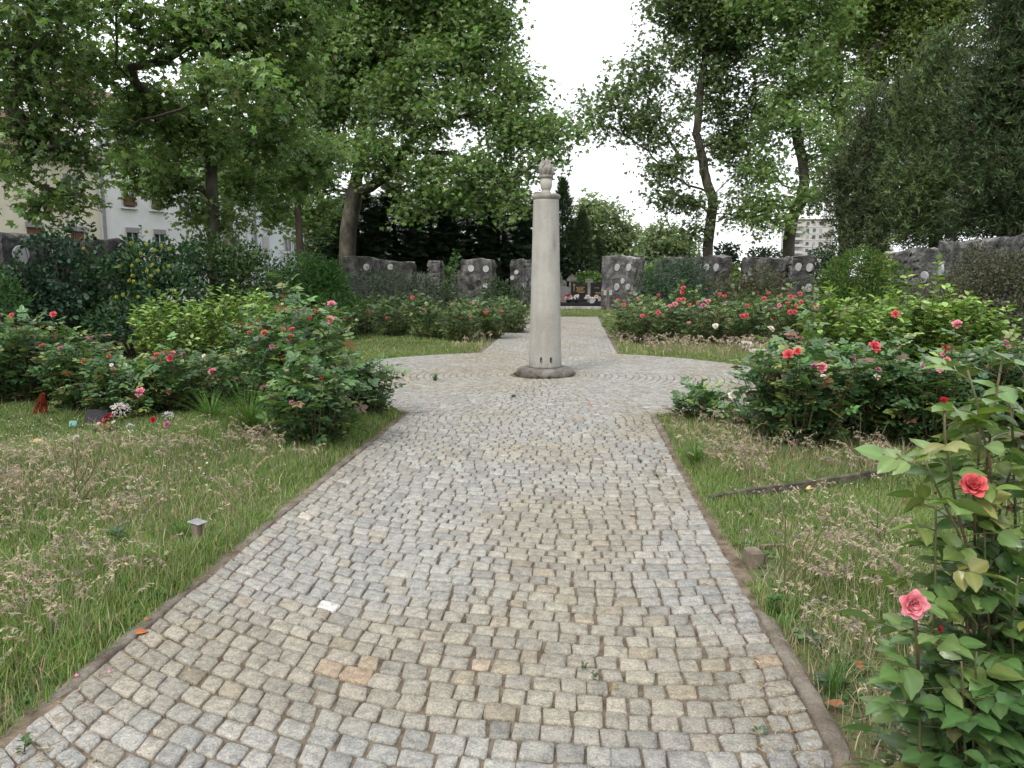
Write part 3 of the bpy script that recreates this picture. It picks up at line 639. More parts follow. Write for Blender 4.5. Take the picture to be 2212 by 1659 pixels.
for lab, u, vt, Y, wr in (('dark conifer just behind the stout leaning plane trunk', 770, 400, 47, 1.25), ('dark conifer one step right of the stout plane trunk', 850, 395, 49, 1.2), ('dark conifer midway between the stout plane trunk and the column', 930, 400, 48, 1.25),
                      ('dark conifer above the two disc grey wall', 1010, 390, 50, 1.2), ('dark conifer close left of the column', 1090, 395, 48, 1.25), ('dark conifer hidden half behind the column shaft', 1160, 430, 51, 1.1),
                      ('dark conifer whose pointed top shows right of the stone flame', 1216, 383, 50, .55), ('lower dark conifer right of the column, in front of the far pale tree', 1258, 452, 49, .6), ('brownish low conifer at the right end of the conifer row', 1292, 510, 51, .7), ('dark conifer at the left end of the row, left of the stout plane trunk', 705, 430, 50, 1.1)):
    p = atY(u, vt, Y); s = p[2] / 8.; k = len(cdata)
    root = thing('conifer', lab, 'tree', (p[0], Y, 0), 'row of dark conifers')
    if k in (0, 1, 6):
        mb, tk = variants[min(k, 2)]
        WL[root.name] = np.zeros(3); o1 = tk.build('trunk', M_darkbark, root); o2 = mb.build('crown', M_need, root); WL[root.name] = np.array([p[0], Y, 0])
        cdata.append((o1, o2))
    else:
        cdata.append(tuple(q.copy() for q in cdata[k % 2 if k < 6 else 6]))
        for q in cdata[-1]: C.objects.link(q); q.parent = root
    root.scale = (s * wr * (1.25 if k < 6 else 1.1), s * wr * (1.25 if k < 6 else 1.1), s); root.rotation_euler = (0, 0, k * 1.7)
# ------------------------------------------------------------------ junipers (right)
JUN = [(.060, .085, .038), (.085, .112, .05), (.11, .13, .058), (.055, .066, .034)]
def juniper(label, trunk, rt, blobs, n=2.1, size=.25, cols=JUN, probs=(4, 3, 1, 2), limbs=(), K=26, group='tall dark junipers on the right', name='juniper_tree', T=None):
    g = RNG(label); tr = [atY(*q) for q in trunk]; tr[0][2] = -.1
    sk = Skel(tr); tips = []
    B = sorted([pxblob(b) for b in blobs], key=lambda q: np.linalg.norm(q[0] - tr[-1]))
    for c, r in B: sk.connect(c, g, tr[-1][2] * .2, up=.2)
    mb = MB()
    for c, r in B:
        m = int(n * 9 * PI * r[0] * r[2])
        d = nrm(g.normal(size=(m, 3))); q = c + d * r * (g.random((m, 1)) ** .4) * (.72 + .7 * vnoise(d[:, 0] * 2 + c[0] * 3, d[:, 2] * 2 + c[2], .5, 78))[:, None]
        for t in q[:max(3, m // 8)]: sk.connect(t, g, tr[-1][2] * .15, up=.3)
        M = m * K; P = np.repeat(q, K, 0) + g.normal(size=(M, 3)) * [.24, .24, .34]
        dd = np.repeat(d * .6, K, 0) + [0, 0, .55] + g.normal(0, .45, (M, 3))
        tone = np.repeat((g.normal(1, .2, (m, 1)) * (.7 + .6 * vnoise(q[:, 0] * 3, q[:, 2] * 3, 1.6, 77))[:, None]).clip(.4, 1.7), K, 0)
        mb.scatter(T or TT, P, frames(dd, g.normal(size=(M, 3)) + [0, 0, .4]), size * g.uniform(.6, 1.2, M), mixc(g, cols, probs, M, .2) * tone)
    root = thing(name, label, 'tree', tr[0] * [1, 1, 0], group)
    tb = MB(); sk.mesh(tb, rt, .012); tb.build('trunk', M_darkbark, root, True); mb.build('crown', M_need, root); return root
juniper('broad dark juniper with ragged left side, beside the apartment tower', [(1905, 620, 29), (1900, 480, 29), (1910, 300, 29)], .25,
  [(1860, 480, 29, 70, 60), (1835, 400, 29, 50, 50), (1870, 345, 29, 60, 50), (1900, 260, 29, 45, 50), (1930, 420, 28.5, 80, 80), (1950, 310, 29, 70, 80), (1950, 220, 29, 35, 36), (1835, 510, 29, 28, 24), (1900, 520, 28, 70, 28)], K=20)
juniper('tall dark juniper with a bare dark stem, in the middle of the right hand trees', [(2020, 620, 26.5), (2022, 480, 26.5), (2030, 250, 26.5)], .2,
  [(2010, 400, 26, 80, 70), (2000, 300, 26.5, 70, 80), (2030, 200, 26.5, 60, 70), (2060, 130, 27, 50, 50), (2080, 330, 26, 70, 80), (2050, 480, 26, 70, 35), (1985, 490, 26, 50, 40), (2000, 190, 27, 28, 40)], K=20, cols=[(.06, .092, .036), (.085, .125, .045), (.11, .14, .052)], probs=(4, 3, 1))
juniper('darkest juniper filling the upper right corner', [(2190, 620, 22), (2185, 480, 22), (2180, 200, 22)], .25,
  [(2160, 420, 22, 75, 70), (2170, 300, 22, 80, 80), (2170, 180, 22, 60, 80), (2190, 60, 22, 55, 80), (2230, 380, 21.5, 80, 80), (2240, 180, 22, 80, 120), (2130, 480, 22, 60, 30), (2220, 480, 21.5, 70, 30), (2215, -40, 22, 60, 60), (2120, 250, 22.5, 35, 50), (2320, 300, 22, 90, 150)], K=30, cols=[(.042, .066, .028), (.06, .092, .036), (.05, .062, .03)], probs=(4, 2, 2))
# ------------------------------------------------------------------ shrubs
SF = 2.4
def shrub(label, base, blobs, T, size, n, cols, probs, cat='shrub', name='shrub', group='shrubs along the walls', mat=None, shell=.5, up=.45, stems=14, sprigs=0, v=.2, out=.9, parts=True):
    """base: (u, Y); blobs in picture units; n leaves per square metre of blob front"""
    g = RNG(label); bp = atY(base[0], 650, base[1]); bp[2] = gz(bp[0], bp[1]) - .02
    root = thing(name, label, cat, bp, group); mb = MB(); st = MB()
    for bl in blobs:
        c, r = pxblob(bl); m = int(SF * n * PI * r[0] * r[2])
        d = nrm(g.normal(size=(m, 3))); 
        lump = 1 + .22 * np.sin(d[:, 0] * 5 + c[0]) * np.sin(d[:, 2] * 6 + c[1]) + .10 * np.sin(d[:, 1] * 11 + d[:, 2] * 9)
        P = c + d * r * (lump * (1 - shell * g.random(m) ** 1.6))[:, None]; P[:, 2] = np.maximum(P[:, 2], bp[2] + .03 + .1 * g.random(m))
        dd = d * .8 + g.normal(0, .5, (m, 3)) + [0, 0, .25]; nn = d * out + [0, 0, up] + g.normal(0, .45, (m, 3))
        mb.scatter(T, P, frames(dd, nn), 1.12 * size * g.uniform(.6, 1.25, m), mixc(g, cols, probs, m, v))
        for k in range(max(2, stems // len(blobs))):
            e = c + g.normal(0, .5, 3) * r; b0 = np.array([bp[0] + (c[0] - bp[0]) * .22, bp[1] + (c[1] - bp[1]) * .22, bp[2]]) + g.normal(0, .08, 3) * [1, 1, 0]
            st.tube([b0, b0 * .5 + e * .5 + [0, 0, .1], e], np.array([.016, .011, .006]), 5)
        for k in range(int(sprigs)):
            dv = nrm(g.normal(size=3) + [0, 0, .8]); p0 = c + dv * r * .85; L = g.uniform(.15, .45) * min(1, r[2] * 1.2); p1 = p0 + (dv * .6 + [0, 0, .7]) * L
            st.tube([p0, p1], np.array([.005, .003]), 4)
            q = int(7 + L * 18); tt = g.random(q)[:, None]; a = g.random(q) * 6.28
            mb.scatter(T, p0 + (p1 - p0) * tt, frames(np.stack([np.cos(a), np.sin(a), .4 + 0 * a], 1), np.stack([-.4 * np.cos(a), -.4 * np.sin(a), 1 + 0 * a], 1) + g.normal(0, .2, (q, 3))), size * g.uniform(.6, 1.1, q), mixc(g, cols, probs, q, v))
    st.build('stems', M_darkbark, root); mb.build('foliage', mat or M_shrub, root); return root
OV = T_oval(.33, .06, -.12); NARROW = T_oval(.16, .03, -.15); ROUND = T_oval(.45, .05, -.08)
DKG = [(.022, .055, .024), (.035, .080, .032), (.05, .10, .035)]
# viburnum with yellowish flower heads
vib = shrub('dark viburnum dotted with round yellow flower heads, behind the left rose bed', (290, 14.6), [(240, 620, 14.6, 75, 80), (320, 580, 14.8, 75, 65), (370, 640, 14.4, 75, 80), (200, 680, 14.2, 60, 50), (300, 690, 14, 110, 45), (400, 570, 15, 45, 50)], OV, .095, 420, DKG, (4, 3, 1), stems=30, sprigs=3)
g = RNG('vib')
for (zx, zy) in ((1660, 385), (1850, 400), (1780, 515), (1735, 605), (1670, 672), (1500, 678), (1950, 480), (2040, 425), (2145, 460), (1925, 660), (1855, 738), (1910, 800), (2000, 735), (2130, 680), (1635, 860), (1690, 872), (1885, 925), (1555, 1040), (1750, 1065), (1470, 1070), (1495, 1222), (1675, 795), (2170, 985), (1060, 455), (1850, 240)):
    c = atY(zx * .1709, 459 + zy * .1709, 13.75); b = MB(); n = 150; d = nrm(g.normal(size=(n, 3)))
    b.scatter(T_oval(.45, .1, 0), c + d * .030 * g.uniform(.5, 1, (n, 1)), frames(g.normal(size=(n, 3)), d + g.normal(0, .3, (n, 3))), np.full(n, .017), jit(g, (.30, .33, .05), n, .2))
    b.build('flower', M_petal, vib)
for k, (u, v0, v1) in enumerate(((160, 530, 470), (200, 540, 490), (255, 540, 480), (345, 540, 470), (368, 545, 480), (145, 520, 500))):
    pass
shrub('leafy upright shoots sticking up from the top of the ivy wall', (120, 14.4), [(100, 512, 14.4, 10, 14), (140, 505, 14.4, 14, 18), (160, 495, 14.5, 10, 16), (118, 498, 14.4, 8, 22)], OV, .085, 260, DKG, (3, 3, 1), stems=12, sprigs=3, shell=.8, name='wall_shoots', cat='plant')
shrub('lone pair of leafy shoots rising between the ivy wall and the viburnum', (192, 15.2), [(190, 505, 15.2, 10, 22)], OV, .11, 200, DKG, (3, 3, 1), stems=6, sprigs=3, shell=.8, name='wall_shoots', cat='plant')
shrub('ivy creeping over the wall with two large white discs', (90, 13.9), [(60, 640, 13.5, 70, 70, .22), (130, 600, 13.9, 55, 70, .16), (150, 545, 14.2, 30, 28, .14), (40, 590, 13.4, 40, 25, .14), (100, 655, 13.6, 80, 50, .25), (90, 522, 13.7, 60, 14, .13), (126, 553, 13.75, 14, 12, .06), (38, 553, 13.2, 9, 9, .06)], ROUND, .075, 330, [(.018, .045, .024), (.028, .065, .034)], (1, 1), group='shrubs along the walls', name='ivy', cat='climbing plant', stems=8)
shrub('bright green fern like bush at the left edge below the ivy wall', (5, 12.6), [(10, 650, 12.6, 50, 45), (-40, 620, 12.8, 60, 60)], NARROW, .10, 500, [(.03, .085, .02), (.05, .12, .03)], (2, 1), sprigs=8)
shrub('dark green evergreen shrub between the viburnum and the round bush', (510, 16.2), [(470, 590, 16.2, 70, 60), (540, 610, 16, 75, 65), (440, 545, 16.6, 45, 45), (510, 560, 16.4, 60, 40), (500, 675, 15.6, 110, 45), (585, 660, 15.8, 60, 50)], OV, .085, 420, [(.028, .062, .02), (.045, .088, .026), (.06, .085, .03)], (4, 3, 1), stems=24, sprigs=5)
shrub('big rounded fresh green bush in front of the stout plane trunk', (680, 19.5), [(665, 610, 19.5, 75, 60), (710, 625, 19.3, 50, 55), (620, 640, 19.2, 55, 50), (680, 665, 19, 80, 40)], NARROW, .12, 520, [(.035, .10, .022), (.055, .135, .03), (.08, .16, .035)], (3, 3, 1), stems=24, sprigs=12, up=.7)
shrub('pale young shoots at the right foot of the round fresh green bush', (770, 20), [(772, 668, 20, 18, 22), (755, 660, 20, 12, 16)], NARROW, .13, 260, [(.07, .14, .03), (.10, .18, .045)], (1, 1), stems=8, sprigs=8, shell=.8, name='young_shrub')
GREY = [(.040, .058, .036), (.055, .078, .045), (.07, .085, .055)]
shrub('wispy grey green shrub before the long dark wall left of the column', (860, 29), [(820, 615, 29, 65, 38), (880, 625, 29, 65, 40), (940, 630, 29.3, 50, 40), (800, 650, 28.6, 50, 30), (900, 660, 28.5, 90, 25), (975, 640, 29.2, 30, 30)], NARROW, .12, 150, GREY, (3, 2, 1), shell=.9, stems=24, sprigs=10)
shrub('thin sapling with fresh leaves beside the two disc grey wall', (978, 33), [(975, 590, 33, 14, 22), (985, 560, 33, 9, 16), (968, 620, 33, 16, 16)], OV, .12, 130, [(.045, .10, .025), (.06, .12, .03)], (1, 1), shell=.8, stems=6, sprigs=4, name='sapling', cat='tree')
shrub('dark bush in front of the two disc grey wall, left of the column', (1078, 33), [(1075, 628, 33, 34, 26), (1100, 640, 33, 22, 22), (1060, 645, 33, 22, 18)], OV, .10, 220, [(.03, .055, .025), (.045, .075, .03)], (1, 1), sprigs=5)
shrub('dark brush filling the foot of the wall left of the column', (1128, 33.5), [(1128, 640, 33.5, 22, 24), (1120, 660, 33, 26, 14)], OV, .09, 200, GREY, (1, 1, 1), sprigs=3)
shrub('bluish green rounded shrub right of the entrance wall', (1460, 28.5), [(1440, 605, 28.5, 55, 40), (1485, 600, 28.7, 45, 38), (1410, 630, 28.3, 35, 30), (1470, 640, 28.2, 70, 25)], NARROW, .13, 230, [(.035, .070, .042), (.05, .092, .052), (.065, .11, .055)], (3, 2, 1), sprigs=10)
shrub('brownish twiggy shrub between the bluish shrub and the striped pillar', (1600, 28), [(1580, 620, 28, 55, 32), (1640, 612, 27.8, 50, 38), (1610, 645, 27.6, 80, 26), (1680, 630, 28, 26, 26)], OV, .09, 190, [(.062, .070, .035), (.08, .085, .04), (.095, .075, .045), (.06, .095, .03)], (3, 2, 1, 1), shell=.8, sprigs=8)
shrub('yellow green dome shaped shrub on the right, before the wall with the round disc', (1855, 20.5), [(1850, 600, 20.5, 72, 48), (1900, 615, 20.3, 50, 48), (1810, 625, 20.3, 45, 45), (1860, 565, 20.8, 40, 25), (1855, 655, 20, 80, 36)], NARROW, .095, 560, [(.065, .13, .022), (.09, .16, .03), (.045, .10, .02), (.26, .20, .04)], (4, 3, 3, .35), stems=24, sprigs=14, up=.7)
COT = [(.048, .060, .030), (.065, .075, .036), (.085, .07, .045), (.11, .11, .085)]
shrub('big arching brownish green shrub against the stepped wall at the right edge', (2110, 14.5), [(2060, 640, 14.5, 90, 50), (2130, 610, 14.6, 75, 55), (2190, 640, 14.2, 70, 70), (2000, 670, 14.3, 55, 26), (2120, 690, 14, 110, 40), (2110, 560, 15, 38, 30), (2240, 590, 14.2, 60, 60), (2160, 570, 15, 30, 22), (2240, 700, 13.6, 70, 60)], OV, .042, 1100, COT, (4, 3, 2, 1), shell=.6, stems=40, sprigs=16)
for lab, u, v, Y, ru, rv, cc in (('fresh green bush glimpsed between the entrance wall and the low grey wall', 1392, 596, 45, 26, 20, (.10, .19, .04)), ('yellow green bush glimpsed between the two walls with ovals', 1578, 586, 44, 22, 13, (.13, .22, .04)), ('bright bush above the black headstones at the entrance', 1272, 597, 44, 26, 9, (.11, .19, .05)),
                              ('yellow green bush glimpsed left of the striped pillar', 1684, 592, 42, 16, 16, (.10, .18, .03)), ('dark shrub rising behind the wall right of the first right hand trunk', 1572, 545, 52, 26, 20, (.035, .06, .03)), ('dark low bush behind the walls between the two right hand trunks', 1650, 552, 52, 34, 18, (.04, .07, .03)), ('grey green bush at the foot of the apartment tower', 1790, 560, 36, 40, 26, (.04, .065, .035)), ('low hedge far behind the gap between the right hand walls', 1520, 580, 56, 70, 20, (.05, .08, .035))):
    shrub(lab, (u, Y), [(u - ru * .4, v + 2, Y, ru * .7, rv), (u + ru * .4, v, Y, ru * .7, rv * .9), (u, v + rv * 1.2, Y, ru, rv)], OV, .16, 130, [cc, tuple(1.3 * x for x in cc)], (2, 1), group='bushes behind the walls', sprigs=5, stems=9)
# ------------------------------------------------------------------ rose blooms
def bloom_mesh(seed, layers):
    g = RNG(seed); V = []; Q = []; E = []
    for (n, R, tilt, sz) in layers:
        a0 = g.random() * 6
        for k in range(n):
            a = a0 + k * 2 * PI / n + g.normal(0, .12); tl = tilt + g.normal(0, .09); s = sz * g.uniform(.9, 1.1)
            nu, nv = 5, 5; b = len(V)
            for iu in range(nu):
                for iv in range(nv):
                    t = iv / (nv - 1); x = (iu / (nu - 1) - .5) * 2
                    w = s * .62 * math.sin(PI * (.16 + .62 * t)) ; px = x * w; l = s * t
                    curl = .16 * s * t ** 3 * (1 - .3 * x * x)
                    # petal rises along tilt from the axis, cups sideways, tip rolls outward
                    rad = R * .35 + math.sin(tl) * l + curl; z = math.cos(tl) * l - curl * .9
                    rad -= .32 * s * x * x * t * (1 - .2 * t)
                    z += g.normal(0, .012)
                    V.append((rad * math.cos(a) - px * math.sin(a), rad * math.sin(a) + px * math.cos(a), z)); E.append(t)
            for iu in range(nu - 1):
                for iv in range(nv - 1): q = b + iu * nv + iv; Q.append([q, q + nv, q + nv + 1, q + 1])
    return np.array(V), np.array(Q), np.array(E)
OPEN = bloom_mesh('open', [(6, .5, 1.15, .62), (6, .4, .80, .60), (6, .3, .52, .56), (5, .2, .30, .52), (4, .08, .14, .46), (3, .0, .05, .4)])
HALF = bloom_mesh('half', [(5, .4, .80, .62), (5, .3, .48, .66), (5, .2, .26, .64), (4, .1, .12, .60), (3, .0, .05, .55)])
BUD = bloom_mesh('bud', [(4, .25, .20, .85), (4, .15, .05, .9), (3, .05, -.04, .95)])
def sepals(mb, c, ax, r):
    g = RNG(float(c[0]) * 7); n = 5; a = np.arange(n) * 2 * PI / n; Rm = frames(ax[None], np.array([[.3, .2, .9]]))[0]
    d = np.stack([np.cos(a), -np.ones(n) * .5, np.sin(a)], 1) @ Rm.T
    mb.scatter(NARROW, np.repeat(c[None], n, 0), frames(d, np.repeat(ax[None], n, 0)), np.full(n, r * .9), np.tile((.06, .11, .03), (n, 1)), 1)
COLS = {'c': ((.50, .060, .075), (.66, .14, .145)), 'p': ((.55, .10, .15), (.72, .30, .36)), 'r': ((.33, .012, .022), (.42, .03, .04)), 'm': ((.33, .07, .16), (.50, .20, .30)), 'w': ((.70, .66, .52), (.78, .76, .68)), 'd': ((.10, .008, .015), (.16, .02, .03)), 'o': ((.60, .10, .10), (.70, .30, .36))}
def bloom(root, c, rad, kind, ax, shape=None, name='flower'):
    if shape is None: shape = OPEN if kind in 'cpowm' else BUD
    V, Q, E = shape; ax = nrm(np.asarray(ax, float)); tmp = np.array([.37, .2, .9]) if abs(ax[2]) < .9 else np.array([1., .1, 0])
    x = nrm(np.cross(tmp, ax)); y = np.cross(ax, x); R = np.stack([x, y, ax], -1)
    i, e = COLS[kind]; g = RNG((round(float(c[0]), 3), kind))
    col = np.array(i)[None] * (1 - E[:, None] ** 1.5) + np.array(e)[None] * E[:, None] ** 1.5
    mb = MB(); mb.add((V * rad) @ R.T + c - ax * rad * .25, Q, np.clip(col * (1 + .06 * g.normal(size=(len(V), 1))), .005, .9), 0)
    sepals(mb, np.asarray(c) - ax * rad * .28, ax, rad)
    return mb.build(name, [M_petal, M_rose], root, True)
# ------------------------------------------------------------------ rose bushes
ROSE = [(.043, .095, .038), (.066, .132, .046), (.105, .178, .06), (.165, .21, .07), (.16, .09, .055)]
def rose_bush(label, u, Y, vtop, w_px, canes=18, leaf=.165, cols=ROSE, probs=(3, 3.5, 2.6, 1.2, .35), group=None, T=None, zb=None, spread=.5, vis=None, step=.045, cat='rose bush', name='rose_bush', curve=.35, bare=.08):
    g = RNG(label); base = atY(u, 700, Y); zb = float(gz(base[0], Y)); base[2] = zb
    h = 1.06 * (atY(u, vtop, Y)[2] - zb); w = 1.32 * w_px * Y / F / 2
    root = thing(name, label, cat, base, group); st = MB(); lf = MB(); LP, LD, LN, LZ = [], [], [], []
    canes = int(canes * 1.75)
    for k in range(canes):
        a = g.random() * 2 * PI; rr = w * math.sqrt(g.random()) * .92; hh = h * (g.uniform(.72, 1.05) if rr < .68 * w else g.uniform(.40, .95)) * (g.uniform(1.08, 1.3) if g.random() < .13 else 1)
        p0 = base + np.array([math.cos(a), math.sin(a), 0]) * rr * spread * .8; p2 = base + np.array([math.cos(a) * rr, math.sin(a) * rr, hh]) + g.normal(0, .03, 3)
        p1 = (p0 + p2) / 2 + np.array([math.cos(a), math.sin(a), 0]) * rr * curve * .4 + [0, 0, hh * .1]
        t = np.linspace(0, 1, 9)[:, None]; pts = (1 - t) ** 2 * p0 + 2 * t * (1 - t) * p1 + t * t * p2
        st.tube(pts, np.linspace(.007, .0028, 9), 5)
        n = max(4, int(hh / step)); tt = np.linspace(bare, 1, n)[:, None] + g.normal(0, .02, (n, 1)); q = (1 - tt) ** 2 * p0 + 2 * tt * (1 - tt) * p1 + tt * tt * p2
        az = np.arange(n) * 2.4 + g.random() * 6; 
        d = np.stack([np.cos(az), np.sin(az), .35 + g.normal(0, .25, n)], 1) + np.array([math.cos(a), math.sin(a), 0]) * .4
        LP.append(q); LD.append(d); LN.append(np.stack([-.35 * np.cos(az), -.35 * np.sin(az), np.ones(n)], 1) + g.normal(0, .32, (n, 3))); LZ.append(tt[:, 0])
    P, Dn, Nn, Zt = map(np.concatenate, (LP, LD, LN, LZ)); m = len(P)
    col = mixc(g, cols, probs, m, .2); col *= (.85 + .35 * np.clip(Zt, 0, 1) ** 2)[:, None]     # young leaves at the tips are lighter
    lf.scatter(T or TC, P, frames(Dn, Nn), leaf * g.uniform(.75, 1.3, m), col)
    root_o = dict(root=root, base=base, w=w, h=h, st=st, lf=lf, Y=Y, u=u, wp=w_px, vtop=vtop, g=g, leaf=leaf, cols=cols, probs=probs, T=T or TC)
    return root_o
def put_bloom(B, u, v, kind, s_px, stemleaves=True):
    g = RNG((u, v)); Y = B['Y'] - B['w'] * g.uniform(.85, 1.12)
    p = atY(u, v, Y)
    if p[2] < B['base'][2] + .12: p[2] = B['base'][2] + .12
    rad = max(.027, 1.34 * s_px * Y / F * .5)
    ax = np.array([g.normal(0, .25), -.75 + g.normal(0, .2), .75 + g.normal(0, .2)])
    # its own stem down into the bush
    q0 = np.array([B['base'][0] + (p[0] - B['base'][0]) * .55, B['Y'] + (Y - B['Y']) * .5, B['base'][2] + max(.04, (p[2] - B['base'][2]) * .25)])
    mid = (p + q0) / 2 + [0, .02, .05]; t = np.linspace(0, 1, 7)[:, None]; pts = (1 - t) ** 2 * q0 + 2 * t * (1 - t) * mid + t * t * (p - nrm(ax) * rad * .3)
    B['st'].tube(pts, np.linspace(.0055, .003, 7), 5)
    n = 9; tt = np.linspace(.35, .96, n); idx = tt * 6; i0 = np.clip(idx.astype(int), 0, 5); q = pts[i0] + (pts[i0 + 1] - pts[i0]) * (idx - i0)[:, None]
    az = np.arange(n) * 2.4 + g.random() * 6
    B['lf'].scatter(B['T'], q, frames(np.stack([np.cos(az), np.sin(az), .45 + 0 * az], 1), np.stack([-.4 * np.cos(az), -.4 * np.sin(az), 1 + 0 * az], 1)), B['leaf'] * g.uniform(.6, 1., n), mixc(g, B['cols'], B['probs'], n, .2))
    bloom(B['root'], p, rad, kind, ax)
def finish(B):
    B['st'].build('stems', M_cane, B['root']); B['lf'].build('foliage', M_rose, B['root'])
def assign(bushes, blooms):
    for (u, v, k, s) in blooms:
        front = [b for b in bushes if abs(b['u'] - u) < b['wp'] * .5 and v > b['vtop'] - 14]
        B = min(front, key=lambda b: b['Y']) if front else min(bushes, key=lambda b: abs(b['u'] - u) / max(b['wp'], 30) + (.6 if v > b['vtop'] + 9999 else 0) + .25 * abs((b['vtop'] + 60) - v) / 100)
        put_bloom(B, u, v, k, s)
    for B in bushes: finish(B)
YNG = (4, 3, 2.2, 1.3, .4)
GL = 'rose bushes in the left foreground bed'
bl = [rose_bush('low dark rose bush at the front of the left bed, nearest the path', 668, 7.05, 790, 185, 26, group=GL, bare=.02),
      rose_bush('rose bush with a tall stem of two pink blooms, tallest of the left bed', 645, 8.2, 690, 230, 36, group=GL),
      rose_bush('small dark rose bush by the circle at the right end of the left bed', 795, 8.6, 780, 88, 16, group=GL, leaf=.13, bare=.15),
      rose_bush('leafy rose bush with a cluster of coral buds, left of the tall pink one', 555, 8.9, 715, 170, 26, group=GL),
      rose_bush('rose bush with three coral blooms side by side in the middle of the left bed', 395, 8.9, 778, 190, 30, group=GL, probs=YNG),
      rose_bush('wide low rose bush behind the grave flowers and black slab', 265, 8.6, 795, 180, 30, group=GL, probs=YNG),
      rose_bush('rose bush with yellowing leaves above the red dried plant', 165, 9.0, 752, 160, 26, group=GL, probs=(3, 3, 2, 1.8, .4)),
      rose_bush('tall rose bush with coral blooms at the far left of the bed', 75, 9.4, 700, 160, 30, group=GL, probs=(4, 3, 2, 1, .8)),
      rose_bush('dark leafy rose bush filling the gap behind the three coral blooms', 470, 9.9, 785, 170, 24, group=GL),
      rose_bush('dark leafy rose bush at the back of the left bed, behind the black slab', 215, 10.0, 790, 170, 24, group=GL, probs=YNG),
      rose_bush('rose bush cut by the left edge of the picture', -25, 9.2, 730, 130, 22, group=GL),
      rose_bush('small yellow green rose bush with one round pink bloom beside the grave flowers', 302, 8.35, 862, 70, 9, group=GL, leaf=.12, probs=(1, 1, 3, 4, 0), bare=.3),
      rose_bush('slim rose bush with reddish shoots between the tall one and the path', 765, 9.2, 800, 70, 9, group=GL, probs=(2, 2, 2, 2, 3), leaf=.12, bare=.3)]
assign(bl, [(25, 680, 'c', 11), (115, 678, 'c', 15), (45, 703, 'r', 7), (90, 745, 'c', 15), (130, 751, 'm', 12), (180, 779, 'c', 13), (235, 768, 'c', 10), (338, 765, 'c', 14), (357, 759, 'c', 10), (373, 762, 'p', 13), (367, 773, 'c', 17), (458, 800, 'p', 18), (302, 846, 'p', 22), (366, 848, 'p', 10), (571, 835, 'm', 21), (515, 760, 'c', 11),
            (538, 718, 'c', 9), (570, 718, 'c', 14), (612, 711, 'c', 11), (630, 710, 'c', 14), (627, 728, 'c', 18), (662, 745, 'm', 12), (641, 746, 'm', 9), (587, 748, 'm', 11), (544, 756, 'r', 8), (609, 772, 'r', 9), (716, 655, 'p', 18), (713, 690, 'p', 18), (694, 819, 'r', 8), (763, 826, 'm', 9), (629, 868, 'm', 7), (560, 730, 'm', 9), (241, 788, 'w', 8), (440, 768, 'w', 9), (395, 763, 'm', 8)])
GR = 'rose bushes in the right foreground bed'
br = [rose_bush('small dark rose bush with one white rose at the tip of the right bed', 1522, 8.7, 845, 92, 15, group=GR, bare=.25),
      rose_bush('rose bush with a big double coral bloom at the front of the right bed', 1735, 7.6, 768, 200, 32, group=GR, probs=(3, 3, 2, 1, .8)),
      rose_bush('tall rose bush with one flat coral bloom, in the middle of the right bed', 1880, 8.1, 775, 190, 34, group=GR),
      rose_bush('dense dark rose bush with small pink blooms in the right half of the right bed', 2030, 7.8, 792, 190, 36, group=GR),
      rose_bush('rose bush with mauve faded blooms near the right edge, behind the big foreground rose', 2160, 8.0, 770, 180, 32, group=GR, probs=(3, 3, 2, 1, .8)),
      rose_bush('low leafy rose bush between the white one and the coral one in the right bed', 1640, 8.2, 872, 130, 15, group=GR, leaf=.13),
      rose_bush('rose bush cut by the right edge of the picture', 2290, 7.8, 780, 170, 26, group=GR)]
assign(br, [(1703, 764, 'c', 24), (1724, 758, 'c', 16), (1776, 793, 'p', 22), (1758, 789, 'm', 12), (1892, 747, 'c', 26), (1934, 677, 'c', 16), (2068, 699, 'p', 20), (2089, 709, 'r', 9), (2046, 751, 'c', 18), (2047, 778, 'p', 15), (2031, 796, 'p', 16), (2037, 764, 'p', 10), (1845, 775, 'm', 13), (1778, 811, 'w', 10), (1896, 813, 'w', 14), (1582, 853, 'w', 17), (1898, 797, 'm', 12), (2174, 741, 'm', 16), (2188, 747, 'm', 9), (1994, 792, 'm', 9)])
# light green bushy plants without flowers
LGC = [(.135, .225, .045), (.175, .265, .06), (.10, .175, .04), (.21, .285, .08)]
for lab, u, Y, vt, w, cn in (('light green leafy bush behind the middle of the left rose bed, left half', 400, 12.2, 664, 200, 46), ('light green leafy bush behind the left rose bed, right half beside the tall pink rose', 540, 12.3, 656, 200, 46)):
    finish(rose_bush(lab, u, Y, vt, w, cn, leaf=.095, cols=LGC, probs=(4, 3, 2, 1), T=OV, step=.026, group='light green bushes behind the rose beds', name='leafy_bush', cat='bush'))
for lab, u, Y, vt, w, cn in (('light green leafy bush left half of the pale clump in the right bed', 1855, 10.6, 668, 190, 46), ('light green leafy bush at the middle of the pale clump in the right bed', 1985, 10.8, 646, 180, 46), ('light green leafy bush right half of the pale clump in the right bed', 2090, 10.6, 672, 150, 40)):
    finish(rose_bush(lab, u, Y, vt, w, cn, leaf=.10, cols=LGC, probs=(4, 3, 2, 1), T=OV, step=.026, group='light green bushes behind the rose beds', name='leafy_bush', cat='bush'))
